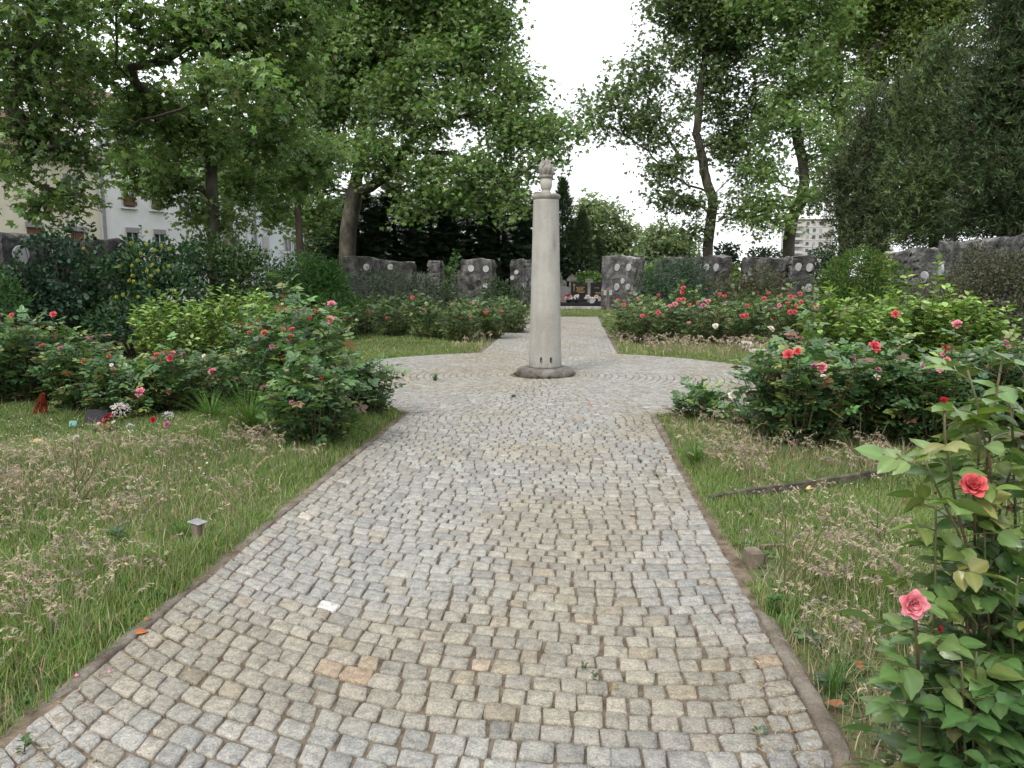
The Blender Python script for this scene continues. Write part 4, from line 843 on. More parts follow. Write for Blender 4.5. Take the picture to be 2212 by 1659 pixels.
# far beds
GM = 'rose bushes in the far left bed'; GN = 'rose bushes in the far right bed'
FARR = [(.05, .095, .036), (.075, .135, .044), (.11, .18, .055), (.16, .19, .07), (.13, .085, .045)]
ORD = ['first', 'second', 'third', 'fourth', 'fifth', 'sixth', 'seventh', 'eighth', 'ninth', 'tenth', 'eleventh', 'twelfth', 'thirteenth', 'fourteenth', 'fifteenth']
def bed(pos, blooms, group, side, extra):
    bs = []
    pos = sorted(pos, key=lambda q: q[0] * (-1 if side == 'left' else 1))
    for k, (u, Y, vt, w) in enumerate(pos):
        B = rose_bush('%s rose bush %s of the path beyond the column, counted outward from the path' % (ORD[k], side), u, Y, vt - (10 if side == 'left' else 3), w, 24, leaf=.15, cols=FARR, probs=extra, group=group, step=.06)
        bs.append(B)
    assign(bs, blooms)
bed([(1110, 22, 668, 60), (1060, 20, 660, 80), (990, 19, 668, 90), (930, 19.5, 672, 90), (860, 20, 665, 90), (790, 21, 668, 90), (735, 19, 680, 80), (1090, 26, 655, 60), (1010, 25, 655, 80), (900, 26, 652, 80), (690, 17.5, 675, 70), (830, 24.5, 655, 80)],
    [(891, 642, 'c', 9), (794, 672, 'c', 7), (802, 675, 'c', 6), (746, 688, 'c', 9), (836, 686, 'c', 7), (1051, 674, 'c', 8), (1083, 672, 'c', 7), (1040, 672, 'r', 6), (1023, 655, 'p', 6), (988, 643, 'c', 6), (1017, 683, 'c', 6), (938, 703, 'r', 6), (915, 668, 'c', 6), (754, 708, 'w', 9), (683, 671, 'c', 9), (670, 687, 'c', 9), (992, 687, 'c', 6), (770, 690, 'w', 5)], GM, 'left', (4, 3, 2.5, 1, .4))
bed([(1345, 20.5, 668, 70), (1395, 19, 672, 80), (1440, 20, 655, 80), (1478, 21.5, 632, 42), (1515, 19, 668, 90), (1560, 20, 650, 80), (1610, 18.6, 668, 90), (1655, 20, 648, 70), (1700, 18, 660, 90), (1730, 19.5, 645, 70), (1770, 17.5, 672, 80), (1825, 16.5, 680, 70), (1390, 24.5, 648, 70), (1600, 24, 655, 80)],
    [(1348, 657, 'c', 8), (1335, 647, 'c', 7), (1381, 648, 'c', 6), (1423, 637, 'c', 8), (1476, 621, 'c', 11), (1474, 630, 'c', 11), (1467, 647, 'c', 9), (1477, 646, 'c', 10), (1459, 656, 'p', 12), (1448, 660, 'p', 9), (1489, 658, 'c', 8), (1388, 682, 'c', 10), (1404, 680, 'r', 8), (1422, 675, 'c', 10), (1488, 697, 'p', 7), (1530, 650, 'p', 12), (1519, 659, 'm', 11), (1555, 635, 'c', 8), (1566, 639, 'c', 8), (1615, 659, 'c', 9), (1604, 682, 'c', 11), (1613, 681, 'c', 11), (1651, 644, 'c', 10), (1660, 633, 'c', 7), (1684, 659, 'p', 9),
     (1702, 655, 'c', 9), (1709, 642, 'c', 11), (1716, 642, 'c', 10), (1729, 634, 'c', 9), (1731, 652, 'c', 10), (1708, 673, 'c', 12), (1717, 673, 'c', 12), (1731, 682, 'c', 11), (1764, 664, 'p', 10), (1805, 677, 'p', 10), (1827, 669, 'p', 12), (1673, 689, 'r', 8), (1546, 703, 'w', 13), (1667, 709, 'w', 16), (1720, 660, 'c', 8), (1685, 640, 'c', 6), (1575, 690, 'p', 7), (1507, 655, 'c', 6)], GN, 'right', (3, 3, 2.5, 1.6, 1.0))
# ------------------------------------------------------------------ big foreground rose
def T_leaflet():
    nl, nw = 8, 5; V = []; Q = []; SH = []
    for i in range(nl):
        t = i / (nl - 1); w = .36 * (math.sin(PI * min(1, t ** .78)) ** .75 if 0 < t < 1 else 0) * (1 - .12 * t) + .004
        for j in range(nw):
            x = (j / (nw - 1) - .5) * 2; e = (.018 if (i % 2) else -.012) * abs(x) ** 3
            V.append((x * (w + e), t, .10 * abs(x) * w * 2.2 - .22 * t * t + .018 * math.sin(t * 17) * abs(x) * (1 - abs(x)) * 4)); SH.append(1.25 if j == 2 else 1.0)
    for i in range(nl - 1):
        for j in range(nw - 1): q = i * nw + j; Q.append([q, q + 1, q + nw + 1, q + nw])
    return np.array(V), [np.array(Q)], np.array(SH)
LV, LQ, LSH = T_leaflet()
def front_rose():
    g = RNG('front'); Y0 = 2.15; base = atY(2110, 1500, Y0); base[2] = -.01
    root = thing('rose_bush', 'large close rose bush with big glossy leaves in the lower right corner', 'rose bush', base, None)
    st = MB(); mb = MB()
    def leaf(p, d, size, col, n=5):
        d = nrm(d); up = nrm(np.array([0, 0, 1.]) + g.normal(0, .3, 3) - d * .2); R = frames(d[None], up[None])[0]
        t = np.linspace(0, 1, 5)[:, None]; L = size * 1.75; rp = p + R @ np.array([0, 1, 0]) * L * t - np.array([0, 0, .22]) * L * t ** 2
        st.tube(rp, np.linspace(.0018, .0011, 5), 4)
        items = [(1.0, 0, 1.05), (.86, 1.05, .95), (.86, -1.05, .95)] + ([(.45, 1.2, .82), (.45, -1.2, .82)] if n == 5 else [])
        for (s, a, k) in items:
            q = rp[min(4, int(round(s * 4)))]; dd = R @ np.array([math.sin(a), math.cos(a), -.18]) + g.normal(0, .12, 3); nn = up + g.normal(0, .28, 3)
            c = np.asarray(col) * g.uniform(.8, 1.2) * (1 + g.normal(0, .05, 3))
            mb.scatter((LV, LQ), q[None], frames(dd[None], nn[None]), np.array([size * k * g.uniform(.88, 1.12)]), np.clip(c[None] * LSH[:, None], .005, .9)[None])
    YG = (.14, .20, .05); MG = (.062, .125, .038); DG = (.030, .076, .030); OL = (.17, .19, .058)
    def cane(pts, r0, r1, lo, hi, young, size, step, first=0., n5=.6, tot=None):
        P = np.array([atY(u, v, Y) for u, v, Y in pts]); s = np.concatenate([[0], np.cumsum(np.linalg.norm(np.diff(P, axis=0), axis=1))])
        q = np.linspace(0, s[-1], 24); W = np.stack([np.interp(q, s, P[:, k]) for k in range(3)], 1); W[1:-1] += g.normal(0, .0015, (22, 3))
        st.tube(W, np.linspace(r0, r1, 24), 8); az = g.random() * 6
        for k, dist in enumerate(np.arange(first, s[-1], step)):
            t = dist / s[-1]; p = np.array([np.interp(dist, s, P[:, k2]) for k2 in range(3)]); az += 2.4 + g.normal(0, .25)
            c = np.array(lo) * (1 - t) + np.array(hi) * t
            if g.random() < young * t: c = np.array(OL)
            leaf(p, np.array([math.cos(az), math.sin(az), .5 - .5 * (1 - t)]), size * g.uniform(.8, 1.1), c, 5 if g.random() < n5 else 3)
        for dist in np.arange(.05, s[-1], .035):      # thorns
            p = np.array([np.interp(dist, s, P[:, k2]) for k2 in range(3)]); a = g.random() * 6
            st.tube([p, p + np.array([math.cos(a), math.sin(a), -.3]) * .009], np.array([.003, .0004]), 4)
        return W[-1], W
    B0 = (2100, 2150, 2.15)
    cane([B0, (2020, 1700, 2.08), (2010, 1476, 2.02), (2019, 1275, 2.0), (2022, 1141, 2.0), (2021, 1075, 2.0)], .006, .0026, MG, YG, .4, .07, .052, .2)
    cane([B0, (2110, 1600, 2.1), (2100, 1230, 2.08), (2069, 1097, 2.05), (2050, 1010, 2.03), (2040, 880, 2.02)], .008, .003, DG, YG, .2, .070, .058, .25)
    cane([(2130, 2150, 2.2), (2150, 1500, 2.2), (2158, 1097, 2.16), (2180, 1030, 2.15), (2205, 952, 2.14)], .007, .003, DG, MG, .1, .076, .058, .25)
    cane([(2140, 2150, 2.25), (2140, 1400, 2.25), (2130, 1000, 2.25), (2150, 860, 2.24), (2165, 775, 2.24)], .008, .003, DG, (.10, .17, .05), 0, .082, .058, .3)
    cane([(2150, 2150, 2.3), (2260, 1500, 2.3), (2230, 1000, 2.3), (2205, 830, 2.3), (2235, 745, 2.3)], .008, .003, DG, (.09, .16, .05), 0, .08, .058, .3)
    for pts in ([(2140, 2150, 2.25), (2120, 1500, 2.2), (2110, 1050, 2.18), (2120, 905, 2.16)], [(2150, 2150, 2.25), (2200, 1400, 2.25), (2190, 950, 2.22), (2180, 850, 2.2)], [(2150, 2150, 2.2), (2150, 1300, 2.15), (2140, 1000, 2.12), (2090, 800, 2.1)], [(2150, 2150, 2.3), (2240, 1300, 2.3), (2225, 960, 2.28), (2240, 860, 2.26)], [(2120, 2150, 2.1), (2090, 1400, 2.06), (2085, 1180, 2.04), (2000, 1000, 2.02)]):
        cane(pts, .007, .0028, DG, (.12, .19, .055), .1, .074, .05, .3)
    cane([(2060, 2150, 2.05), (1990, 1700, 1.98), (1985, 1500, 1.95), (1985, 1400, 1.93), (1977, 1330, 1.9)], .006, .0025, MG, (.11, .18, .055), 0, .074, .036, .2)
    for k in range(26):
        u = g.uniform(2050, 2350); v = g.uniform(1130, 1600); Y = g.uniform(1.98, 2.35)
        cane([(2120 + g.normal(0, 25), 2150, 2.18), ((u + 2110) / 2 + g.normal(0, 20), 1800 * .6 + v * .4, Y), (u, v, Y)], .006, .0028, DG, MG if k % 3 else (.075, .125, .04), .05, .080, .055, .12)
    for k in range(9):
        u = g.uniform(2010, 2130); v = g.uniform(1400, 1640); Y = g.uniform(1.9, 2.1)
        cane([(2100 + g.normal(0, 25), 2150, 2.1), ((u + 2100) / 2, 1850 * .6 + v * .4, Y), (u, v, Y)], .005, .0025, (.045, .095, .034), MG, .05, .072, .052, .12)
    def bl(u, v, Y, kind, s, ax, shape, tail=None):
        p = atY(u, v, Y); r = s * Y / F / 2; bloom(root, p, r, kind, ax, shape, 'flower' if shape is not BUD else 'bud')
        if tail: t = atY(*tail); st.tube([p - nrm(np.array(ax, float)) * r * .3, (p + t) / 2, t], np.array([.0028, .003, .0035]), 6)
    BIGP = bloom_mesh('bigp', [(5, .5, 1.32, .60), (6, .45, .95, .58), (6, .36, .60, .52), (6, .26, .38, .48), (5, .15, .22, .44), (4, .06, .1, .4), (3, 0, .02, .36)])
    BIGC = bloom_mesh('bigc', [(6, .5, .98, .64), (6, .42, .70, .64), (6, .3, .46, .6), (6, .2, .28, .56), (5, .1, .12, .5), (3, 0, .02, .4)])
    bl(1975, 1308, 1.84, 'o', 84, (-.12, -1, .22), BIGP, (1985, 1480, 1.95))
    bl(2104, 1046, 1.98, 'c', 74, (-.25, -.75, .7), BIGC, (2106, 1180, 2.08))
    bl(2039, 866, 2.02, 'r', 26, (.1, -.1, 1), BUD); bl(2030, 1359, 1.92, 'r', 22, (.2, -.6, .6), BUD, (2020, 1440, 2.0))
    bl(2210, 946, 2.14, 'd', 24, (.3, -.3, .8), HALF); bl(2178, 1098, 2.1, 'r', 14, (.2, -.5, .6), BUD, (2165, 1160, 2.16))
    bl(2021, 1066, 2.0, 'd', 10, (0, -.1, 1), BUD)
    st.build('stems', M_cane, root, True); mb.build('foliage', M_rosen, root, True)
front_rose()
# ------------------------------------------------------------------ grass
def patches(x, y, lst):
    u, v, w = proj(np.stack([x, y, 0 * x], 1)); r = np.zeros(len(x))
    for (pu, pv, ru, rv, k) in lst:
        c = gnd(pu, pv); e = gnd(pu + ru, pv); n = gnd(pu, pv - rv); a = np.hypot(*(e - c)[:2]); b = np.hypot(*(n - c)[:2])
        r = np.maximum(r, k * np.clip(1.6 - np.hypot((x - c[0]) / a, (y - c[1]) / b), 0, 1))
    return r
DRYP = [(90, 1030, 190, 60, .9), (150, 1150, 220, 90, 1), (350, 990, 110, 34, .6), (620, 980, 140, 30, .9), (60, 1330, 220, 130, .7), (420, 1090, 120, 60, .45), (380, 1250, 120, 80, .4),
        (1500, 900, 90, 40, 1), (1600, 960, 180, 45, 1), (1780, 990, 150, 30, .9), (1880, 1250, 130, 110, .8), (1880, 1420, 160, 180, 1), (1760, 1260, 80, 70, .5), (1500, 745, 170, 14, .8), (1690, 752, 120, 14, 1), (1090, 735, 60, 22, .7), (1350, 735, 40, 18, .6)]
LONGP = [(520, 930, 90, 50, 1), (660, 970, 90, 50, 1), (760, 930, 70, 40, .9), (420, 1180, 120, 60, .8), (250, 1250, 220, 90, .9), (1510, 1000, 60, 60, .9), (1680, 1010, 180, 30, .6), (1680, 1310, 60, 50, .5), (100, 1400, 200, 120, .8), (1780, 1100, 200, 60, .35), (150, 1150, 240, 110, .55), (1880, 1260, 150, 110, .5), (80, 1020, 160, 60, .35), (1560, 940, 130, 50, .5)]
BAREP = [(1800, 1500, 110, 120, 1), (1740, 1400, 60, 90, .8), (1900, 1500, 150, 120, .8), (1650, 1240, 40, 60, .5), (60, 1520, 120, 60, .6), (450, 1400, 60, 60, .4)]
SHORTP = [(1632, 1215, 60, 34, 1), (427, 1150, 60, 34, .8), (1700, 1130, 190, 50, .6), (420, 1030, 200, 60, .5), (1750, 1060, 260, 30, .7)]
def infrustum(x, y, m=380):
    u, v, w = proj(np.stack([x, y, 0 * x], 1)); return (w > .5) & (u > -m) & (u < 2212 + m) & (v < 1659 + m * 1.6)
def blades(name, bands, hfun, wid, cols, probs, keepf, mat, lean=.45, seed=0, bend=.5):
    g = RNG((name, seed)); mb = MB()
    for (x0, x1, y0, y1, dn) in bands:
        n = int((x1 - x0) * (y1 - y0) * dn); x = g.uniform(x0, x1, n); y = g.uniform(y0, y1, n)
        cl = g.normal(0, .03, (n, 2)); x += cl[:, 0]; y += cl[:, 1]
        k = (pathdist(x, y) > .035) & infrustum(x, y); x, y = x[k], y[k]
        k = g.random(len(x)) < keepf(x, y, g); x, y = x[k], y[k]; n = len(x)
        if n == 0: continue
        h, tint = hfun(x, y, g); z = gz(x, y) - .01; wd = wid * g.uniform(.7, 1.3, n) * np.maximum(1, y / 6.5)
        a = g.random(n) * 2 * PI; ld = lean * np.abs(g.normal(0, 1, n)) * h; dx, dy = np.cos(a) * ld, np.sin(a) * ld; b = a + PI / 2 + g.normal(0, .5, n)
        wx, wy = np.cos(b) * wd / 2, np.sin(b) * wd / 2
        V = np.stack([np.stack([x - wx, y - wy, z], 1), np.stack([x + wx, y + wy, z], 1), np.stack([x + dx * .4 + wx * .8, y + dy * .4 + wy * .8, z + h * .55], 1), np.stack([x + dx * .4 - wx * .8, y + dy * .4 - wy * .8, z + h * .55], 1),
                      np.stack([x + dx * (1 + bend * .2), y + dy * (1 + bend * .2), z + h * (1 - .25 * np.minimum(1, ld / h * bend))], 1)], 1)
        col = mixc(g, cols, probs, n, .2) * tint[:, None]
        q = np.arange(n)[:, None] * 5
        mb.add(V.reshape(-1, 3), q + np.array([[0, 1, 2, 3]]), np.repeat(col, 5, 0)); mb.Fc.append(q + np.array([[3, 2, 4]]) + mb.n - 5 * n); mb.M.append(np.zeros(n, np.int32))
    return mb.build(name, mat, None, False)
BANDS = [(-4.2, 3.2, 1.6, 4, 11000), (-6.5, 5.5, 4, 6.5, 9000), (-9.5, 7.5, 6.5, 10, 4800), (-12, 11, 10, 18, 1900), (-13, 12, 18, 33, 600), (-2.6, 2.0, 30.7, 37, 1800)]
def gh(x, y, g):
    lg = patches(x, y, LONGP); nz = vnoise(x, y, .45, 31); n2 = vnoise(x, y, 1.5, 32)
    h = (.034 + .036 * nz ** 1.5 + .05 * np.clip(n2 - .45, 0, 1)) * g.uniform(.6, 1.4, len(x)) + lg * .13 * g.uniform(.4, 1.2, len(x))
    h *= 1 - .75 * patches(x, y, SHORTP)
    e = pathdist(x, y); h *= np.clip(.55 + e * 1.2, .5, 1)
    return h, .85 + .3 * vnoise(x, y, .8, 33)
def gk(x, y, g):
    e = pathdist(x, y); k = np.clip((e - .01 + .17 * (vnoise(x, y, .35, 41) - .45)) * 7, 0, 1)
    return k * (1 - .8 * patches(x, y, BAREP)) * (1 - .30 * patches(x, y, DRYP)) * np.clip(.5 + 1.2 * vnoise(x, y, .5, 42), 0, 1)
tag(blades('grass', BANDS, gh, .0048, [(.11, .19, .048), (.145, .225, .06), (.18, .225, .075), (.08, .148, .042), (.27, .245, .13)], [4, 3.4, 2, 1.6, 2.2], gk, M_grass), 'short patchy green lawn and longer tufts on both sides of the path', 'grass', kind='stuff')
def dh(x, y, g): return (.04 + .14 * g.random(len(x)) ** 1.5) * (.6 + .8 * vnoise(x, y, .6, 51)) * (1 - .7 * patches(x, y, SHORTP)), .8 + .4 * vnoise(x, y, .5, 52)
tag(blades('dry_grass', [(a, b, c, d, e * .24) for a, b, c, d, e in BANDS], dh, .0036, [(.36, .30, .19), (.28, .23, .15), (.44, .385, .26), (.23, .185, .135), (.16, .19, .06)], [3, 3, 2, 2, 1.5], lambda x, y, g: np.clip(patches(x, y, DRYP) * 1.2 + .8 * patches(x, y, BAREP) + .10, 0, 1) * np.clip((pathdist(x, y) - .05) * 8, 0, 1) * np.clip(.1 + 1.4 * vnoise(x, y, .3, 53), 0, 1), M_dry, lean=.6, bend=.7), 'straw coloured dried grass in tangled patches', 'dry grass', kind='stuff')
def seedheads():
    g = RNG('seeds'); mb = MB(); X, Y = [], []
    for (x0, x1, y0, y1, dn) in ((-4.5, 3.2, 1.8, 4, 330), (-7, 5.5, 4, 7, 260), (-9, 7, 7, 11, 120), (-10, 10, 11, 20, 40)):
        n = int((x1 - x0) * (y1 - y0) * dn); x = g.uniform(x0, x1, n); y = g.uniform(y0, y1, n); k = (pathdist(x, y) > .15) & infrustum(x, y); x, y = x[k], y[k]
        k = g.random(len(x)) < .80 * np.clip(patches(x, y, DRYP) * 1.1, 0, 1) * np.clip(vnoise(x, y, .35, 61) * 2.8 - .9, 0, 1); X.append(x[k]); Y.append(y[k])
    X = np.concatenate(X); Y = np.concatenate(Y); n = len(X)
    for x, y in zip(X, Y):
        h = g.uniform(.17, .40); a = g.normal(2.6, 1.4); d = np.array([math.cos(a), math.sin(a), 0]); z = float(gz(x, y)); b = np.array([x, y, z]); sc = max(1, y / 7)
        t = np.linspace(0, 1, 6)[:, None]; P = b + d * h * .5 * t ** 2 + np.array([0, 0, h]) * (t - .35 * t ** 3)
        c = np.array((.34, .27, .20)) * g.uniform(.7, 1.2); mb.tube(P, np.linspace(.0013, .0007, 6) * sc, 3, c, cap=False)
        m = 16; tt = g.uniform(.6, 1.05, m)[:, None]; q = b + d * h * .5 * tt ** 2 + np.array([0, 0, h]) * (tt - .35 * tt ** 3)
        dd = d * .8 + g.normal(0, .45, (m, 3)) + [0, 0, -.25]
        mb.scatter(NARROW, q, frames(dd, g.normal(size=(m, 3))), g.uniform(.014, .030, m) * sc, jit(g, (.40, .345, .245) if g.random() < .7 else (.30, .24, .20), m, .2))
    tag(mb.build('grass_seed_heads', M_dry), 'drooping beige and purplish seed heads of wild grass', 'grass', kind='stuff')
seedheads()
def daisies():
    g = RNG('dz'); mb = MB(); n = 420; u = g.uniform(0, 620, n); v = g.uniform(905, 1075, n); u2 = g.uniform(0, 1150, 160); v2 = g.uniform(700, 900, 160); u3 = g.uniform(1560, 1900, 60); v3 = g.uniform(1040, 1200, 60)
    u = np.concatenate([u, u2, u3]); v = np.concatenate([v, v2, v3]); pts = []
    for a, b in zip(u, v):
        p = gnd(a, b)
        if pathdist(p[0], p[1]) > .2 and g.random() < .55: pts.append([p[0], p[1], float(gz(p[0], p[1])) + g.uniform(.03, .07)])
    pts = np.array(pts); n = len(pts); a = np.arange(9) * 2 * PI / 9
    T = (np.concatenate([[[0, 0, .15]], np.stack([np.cos(a), np.sin(a), 0 * a], 1)]), [np.array([[0, k + 1, (k + 1) % 9 + 1] for k in range(9)])])
    mb.scatter(T, pts, frames(g.normal(size=(n, 3)) * [1, 1, .2], g.normal(0, .4, (n, 3)) + [0, -.3, 1]), g.uniform(.005, .009, n), np.tile((.55, .55, .52), (n, 1)))
    tag(mb.build('daisies', M_petal), 'tiny white daisies sprinkled over the lawn', 'flowers', kind='stuff')
daisies()
# clover and broad low weeds in the lawn: one mat
def clover():
    g = RNG('cl'); mb = MB(); P = []
    for (x0, x1, y0, y1, dn) in ((-4.2, 3.2, 1.8, 5, 900), (-8, 6, 5, 10, 420)):
        n = int((x1 - x0) * (y1 - y0) * dn); x = g.uniform(x0, x1, n); y = g.uniform(y0, y1, n); k = (pathdist(x, y) > .14) & infrustum(x, y) & (vnoise(x, y, .45, 81) > .56); x, y = x[k], y[k]; P.append(np.stack([x, y, gz(x, y) + g.uniform(.005, .05, len(x))], 1))
    P = np.concatenate(P); n = len(P)
    mb.scatter(ROUND, P, frames(g.normal(size=(n, 3)) * [1, 1, .25], g.normal(0, .35, (n, 3)) + [0, 0, 1]), g.uniform(.016, .038, n), mixc(g, [(.05, .11, .03), (.075, .14, .035), (.10, .13, .04)], (2, 2, 1), n))
    tag(mb.build('clover', M_shrub), 'low clover and broad leaved weeds in the lawn', 'ground cover', kind='stuff')
clover()
def straw():
    g = RNG('straw'); mb = MB(); n = 5200; y = 1.8 + 9 * g.random(n) ** 1.6; side = g.random(n) < .5; e = np.abs(g.normal(0, .16, n))
    x = np.where(side, PXL + e, PXR - e); a = g.random(n) * PI; d = np.stack([np.cos(a), np.sin(a), g.normal(0, .06, n)], 1)
    mid = g.random(n) < .35; x = np.where(mid, g.uniform(PXL, PXR, n), x)
    mb.scatter(T_oval(.05, .01, .01), np.stack([x, y, .006 + .006 * g.random(n)], 1), frames(d, g.normal(0, .3, (n, 3)) + [0, 0, 1]), g.uniform(.012, .05, n) * np.where(mid, .6, 1), mixc(g, [(.30, .23, .13), (.22, .15, .09), (.38, .31, .2)], (2, 1, 1), n))
    tag(mb.build('straw_litter', M_dry), 'bits of straw and dry leaf crumbs along the paving edges', 'litter', kind='stuff')
straw()
def fringe():
    g = RNG('fringe'); mb = MB(); n = 900; a = g.random(n) * 2 * PI; a = a[vnoise(a * 3, 0 * a, .6, 95) > .42]; n = len(a); r = .455 + np.abs(g.normal(0, .02, n))
    P = np.stack([COL[0] + r * np.cos(a), COL[1] + r * np.sin(a), np.zeros(n)], 1); d = np.stack([.5 * np.cos(a), .5 * np.sin(a), np.ones(n)], 1) + g.normal(0, .35, (n, 3))
    mb.scatter(T_oval(.07, .01, -.1), P, frames(d, g.normal(size=(n, 3))), g.uniform(.015, .06, n), mixc(g, [(.08, .12, .035), (.20, .17, .09), (.05, .045, .03)], (2, 1, 1), n))
    tag(mb.build('foot_grass', M_grass), 'thin fringe of grass and dirt around the foot of the column', 'grass', kind='stuff')
fringe()
# ------------------------------------------------------------------ single plants and litter
def weed(label, u, v, hpx, kind='tuft', n=26, col=(.06, .13, .03), name='weed', group=None, cat='weed'):
    g = RNG(label); p = gnd(u, v); p[2] = float(gz(p[0], p[1])) if pathdist(p[0], p[1]) > 0 else -.005; h = hpx * p[1] / F
    root = thing(name, label, cat, p, group); mb = MB()
    if kind == 'tuft':
        a = g.random(n) * 2 * PI; 
        for k in range(n):
            L = h * g.uniform(.6, 1.15); d = np.array([math.cos(a[k]), math.sin(a[k]), 0]); ln = g.uniform(.25, 1.0); t = np.linspace(0, 1, 6)[:, None]
            P = p + g.normal(0, .012, 3) * [1, 1, 0] + d * L * ln * t ** 1.6 + np.array([0, 0, L]) * (t - .42 * ln * t ** 2.4); s = np.array([-d[1], d[0], 0]) * .0022 * max(1, p[1] / 4); w = (1 - t ** 2) + .05
            V = np.concatenate([P - s * w, P + s * w]); q = np.arange(5)[:, None]; mb.add(V, q + np.array([[0, 6, 7, 1]]), jit(g, col, 1)[0])
        mb.build('blades', M_grass, root)
    elif kind == 'leafy':
        m = n; a = g.random(m) * 6.28; zz = g.random(m) * h; st = MB(); st.tube([p, p + [0.005, 0, h * .5], p + [.01, 0, h]], np.array([.003, .0025, .0012]), 5); st.build('stem', M_stem, root)
        mb.scatter(OV, p + np.stack([.004 * np.cos(a), .004 * np.sin(a), zz], 1), frames(np.stack([np.cos(a), np.sin(a), .5 + 0 * a], 1), np.stack([-.4 * np.cos(a), -.4 * np.sin(a), 1 + 0 * a], 1) + g.normal(0, .2, (m, 3))), h * g.uniform(.3, .55, m), jit(g, col, m)); mb.build('leaves', M_shrub, root)
    elif kind == 'rosette':
        m = n; a = np.arange(m) * 2.4; mb.scatter(T_oval(.22, .05, -.2), np.repeat((p + [0, 0, .006])[None], m, 0) + np.stack([.01 * np.cos(a), .01 * np.sin(a), .02 * g.random(m)], 1), frames(np.stack([np.cos(a), np.sin(a), .25 + .3 * g.random(m)], 1), np.stack([-.3 * np.cos(a), -.3 * np.sin(a), 1 + 0 * a], 1)), h * g.uniform(.6, 1.1, m), jit(g, col, m)); mb.build('leaves', M_shrub, root)
    elif kind == 'stalk':
        top = p + [0, 0, h]; brs = [((0, 0), (-.01, 1))] 
        for (f0, dx, f1) in ((0, -.02, 1.0), (.33, .26, .80), (.2, .42, .88), (.28, -.30, .70), (.05, .3, .45), (.5, .06, .9))[:n]:
            s = p + [dx * 0, 0, h * f0]; e = p + [dx * h, .02, h * f1]; mid = (s + e) / 2 + [dx * h * .12, 0, -.02 * h]; mb.tube([s, mid, e], np.array([.0055, .0042, .0024]), 5)
            k = 5; st = MB(); 
            mb.scatter(NARROW, np.repeat(e[None], k, 0), frames(g.normal(size=(k, 3)) + [0, 0, 1], g.normal(size=(k, 3))), np.full(k, .016), np.tile((.2, .2, .08), (k, 1)))
        mb.build('stem', M_stem, root)
    return root
WG = 'weeds growing in the paving joints'
for a in (('bright leafy weed in the paving joints below the middle of the picture', 1262, 1447, 20, 'leafy', 16), ('second bright leafy weed just right of the first one in the paving', 1283, 1466, 18, 'leafy', 16), ('dark grassy weed growing in the paving at the lower left corner', 52, 1625, 40, 'leafy', 14), ('grass tuft on the paving left of the column foot', 940, 822, 26, 'tuft', 24), ('short grass tuft on the round paving, left, near the far lawn', 870, 812, 14, 'tuft', 20),
          ('flat grass tuft in the paving right of the first one below the column', 1110, 858, 12, 'tuft', 18), ('small green weed on the paving right edge beside the white rose bush', 1420, 1030, 12, 'tuft', 18), ('low tuft in the paving below the right corner of the circle', 1385, 998, 10, 'tuft', 16), ('straw coloured wisp in the lower right paving joints', 1325, 1490, 26, 'tuft', 12), ('low green weed at the lower right paving edge', 1640, 1585, 14, 'rosette', 12), ('tiny green weed at the bottom edge of the paving on the left', 205, 1648, 12, 'leafy', 10)):
    weed(*a[:4], kind=a[4], n=a[5], group=WG, col=(.30, .24, .14) if 'straw' in a[0] else (.05, .115, .03))
weed('tall bare branched weed stalk standing in the dry grass on the left lawn', 166, 1102, 150, 'stalk', 6, name='weed_stalk')
weed('tall thin weed stalk on the right lawn near the small wooden block', 1695, 1290, 190, 'stalk', 3, name='weed_stalk')
weed('thin flowering weed stalk close to the big foreground rose', 1895, 1180, 130, 'stalk', 4, name='weed_stalk')
weed('clump of thin green stalks at the edge of the bare soil, lower right', 1800, 1500, 210, 'tuft', 30, name='grass_clump', cat='grass clump')
weed('lush leafy weed beside the kerb under the wooden block on the right', 1672, 1325, 44, 'leafy', 34, col=(.055, .13, .03))
weed('flat grey green rosette weed on the soil beside the right kerb', 1745, 1385, 34, 'rosette', 22, col=(.06, .10, .05)); weed('second flat rosette weed nearer to the lower right rose', 1790, 1480, 40, 'rosette', 22, col=(.05, .09, .045))
weed('green rosette weed beside the left kerb at the dirt strip', 325, 1290, 40, 'rosette', 16, col=(.05, .10, .035))
weed('young rose shoot with dull green leaves low in the grass at the left', 258, 1200, 60, 'leafy', 26, col=(.05, .095, .045))
for lab, u, v, h, n in (('large arching clump of long green grass in front of the left rose bed', 540, 955, 150, 190), ('long green grass clump left of the arching one in the rose bed', 455, 930, 115, 120), ('long grass clump at the foot of the low dark rose bush by the path', 745, 950, 80, 120), ('long grass clump beside the right kerb below the dry bed corner', 1500, 1010, 80, 120), ('grass clump behind the little metal capped post', 395, 1170, 80, 80), ('grass clump right of the metal capped post', 470, 1170, 46, 60)):
    weed(lab, u, v, h, 'tuft', n, (.075, .15, .03), 'grass_clump', 'clumps of long grass', 'grass clump')
g0 = RNG('wild oat')
weed('pale wild oat stalk in front of the right rose bed', 1857, 1010, 130, 'stalk', 4, name='weed_stalk')
M_dead = solid('dead_leaf', [(.20, .10, .04), (.32, .17, .07)], 20, .8, .2, attr=True)
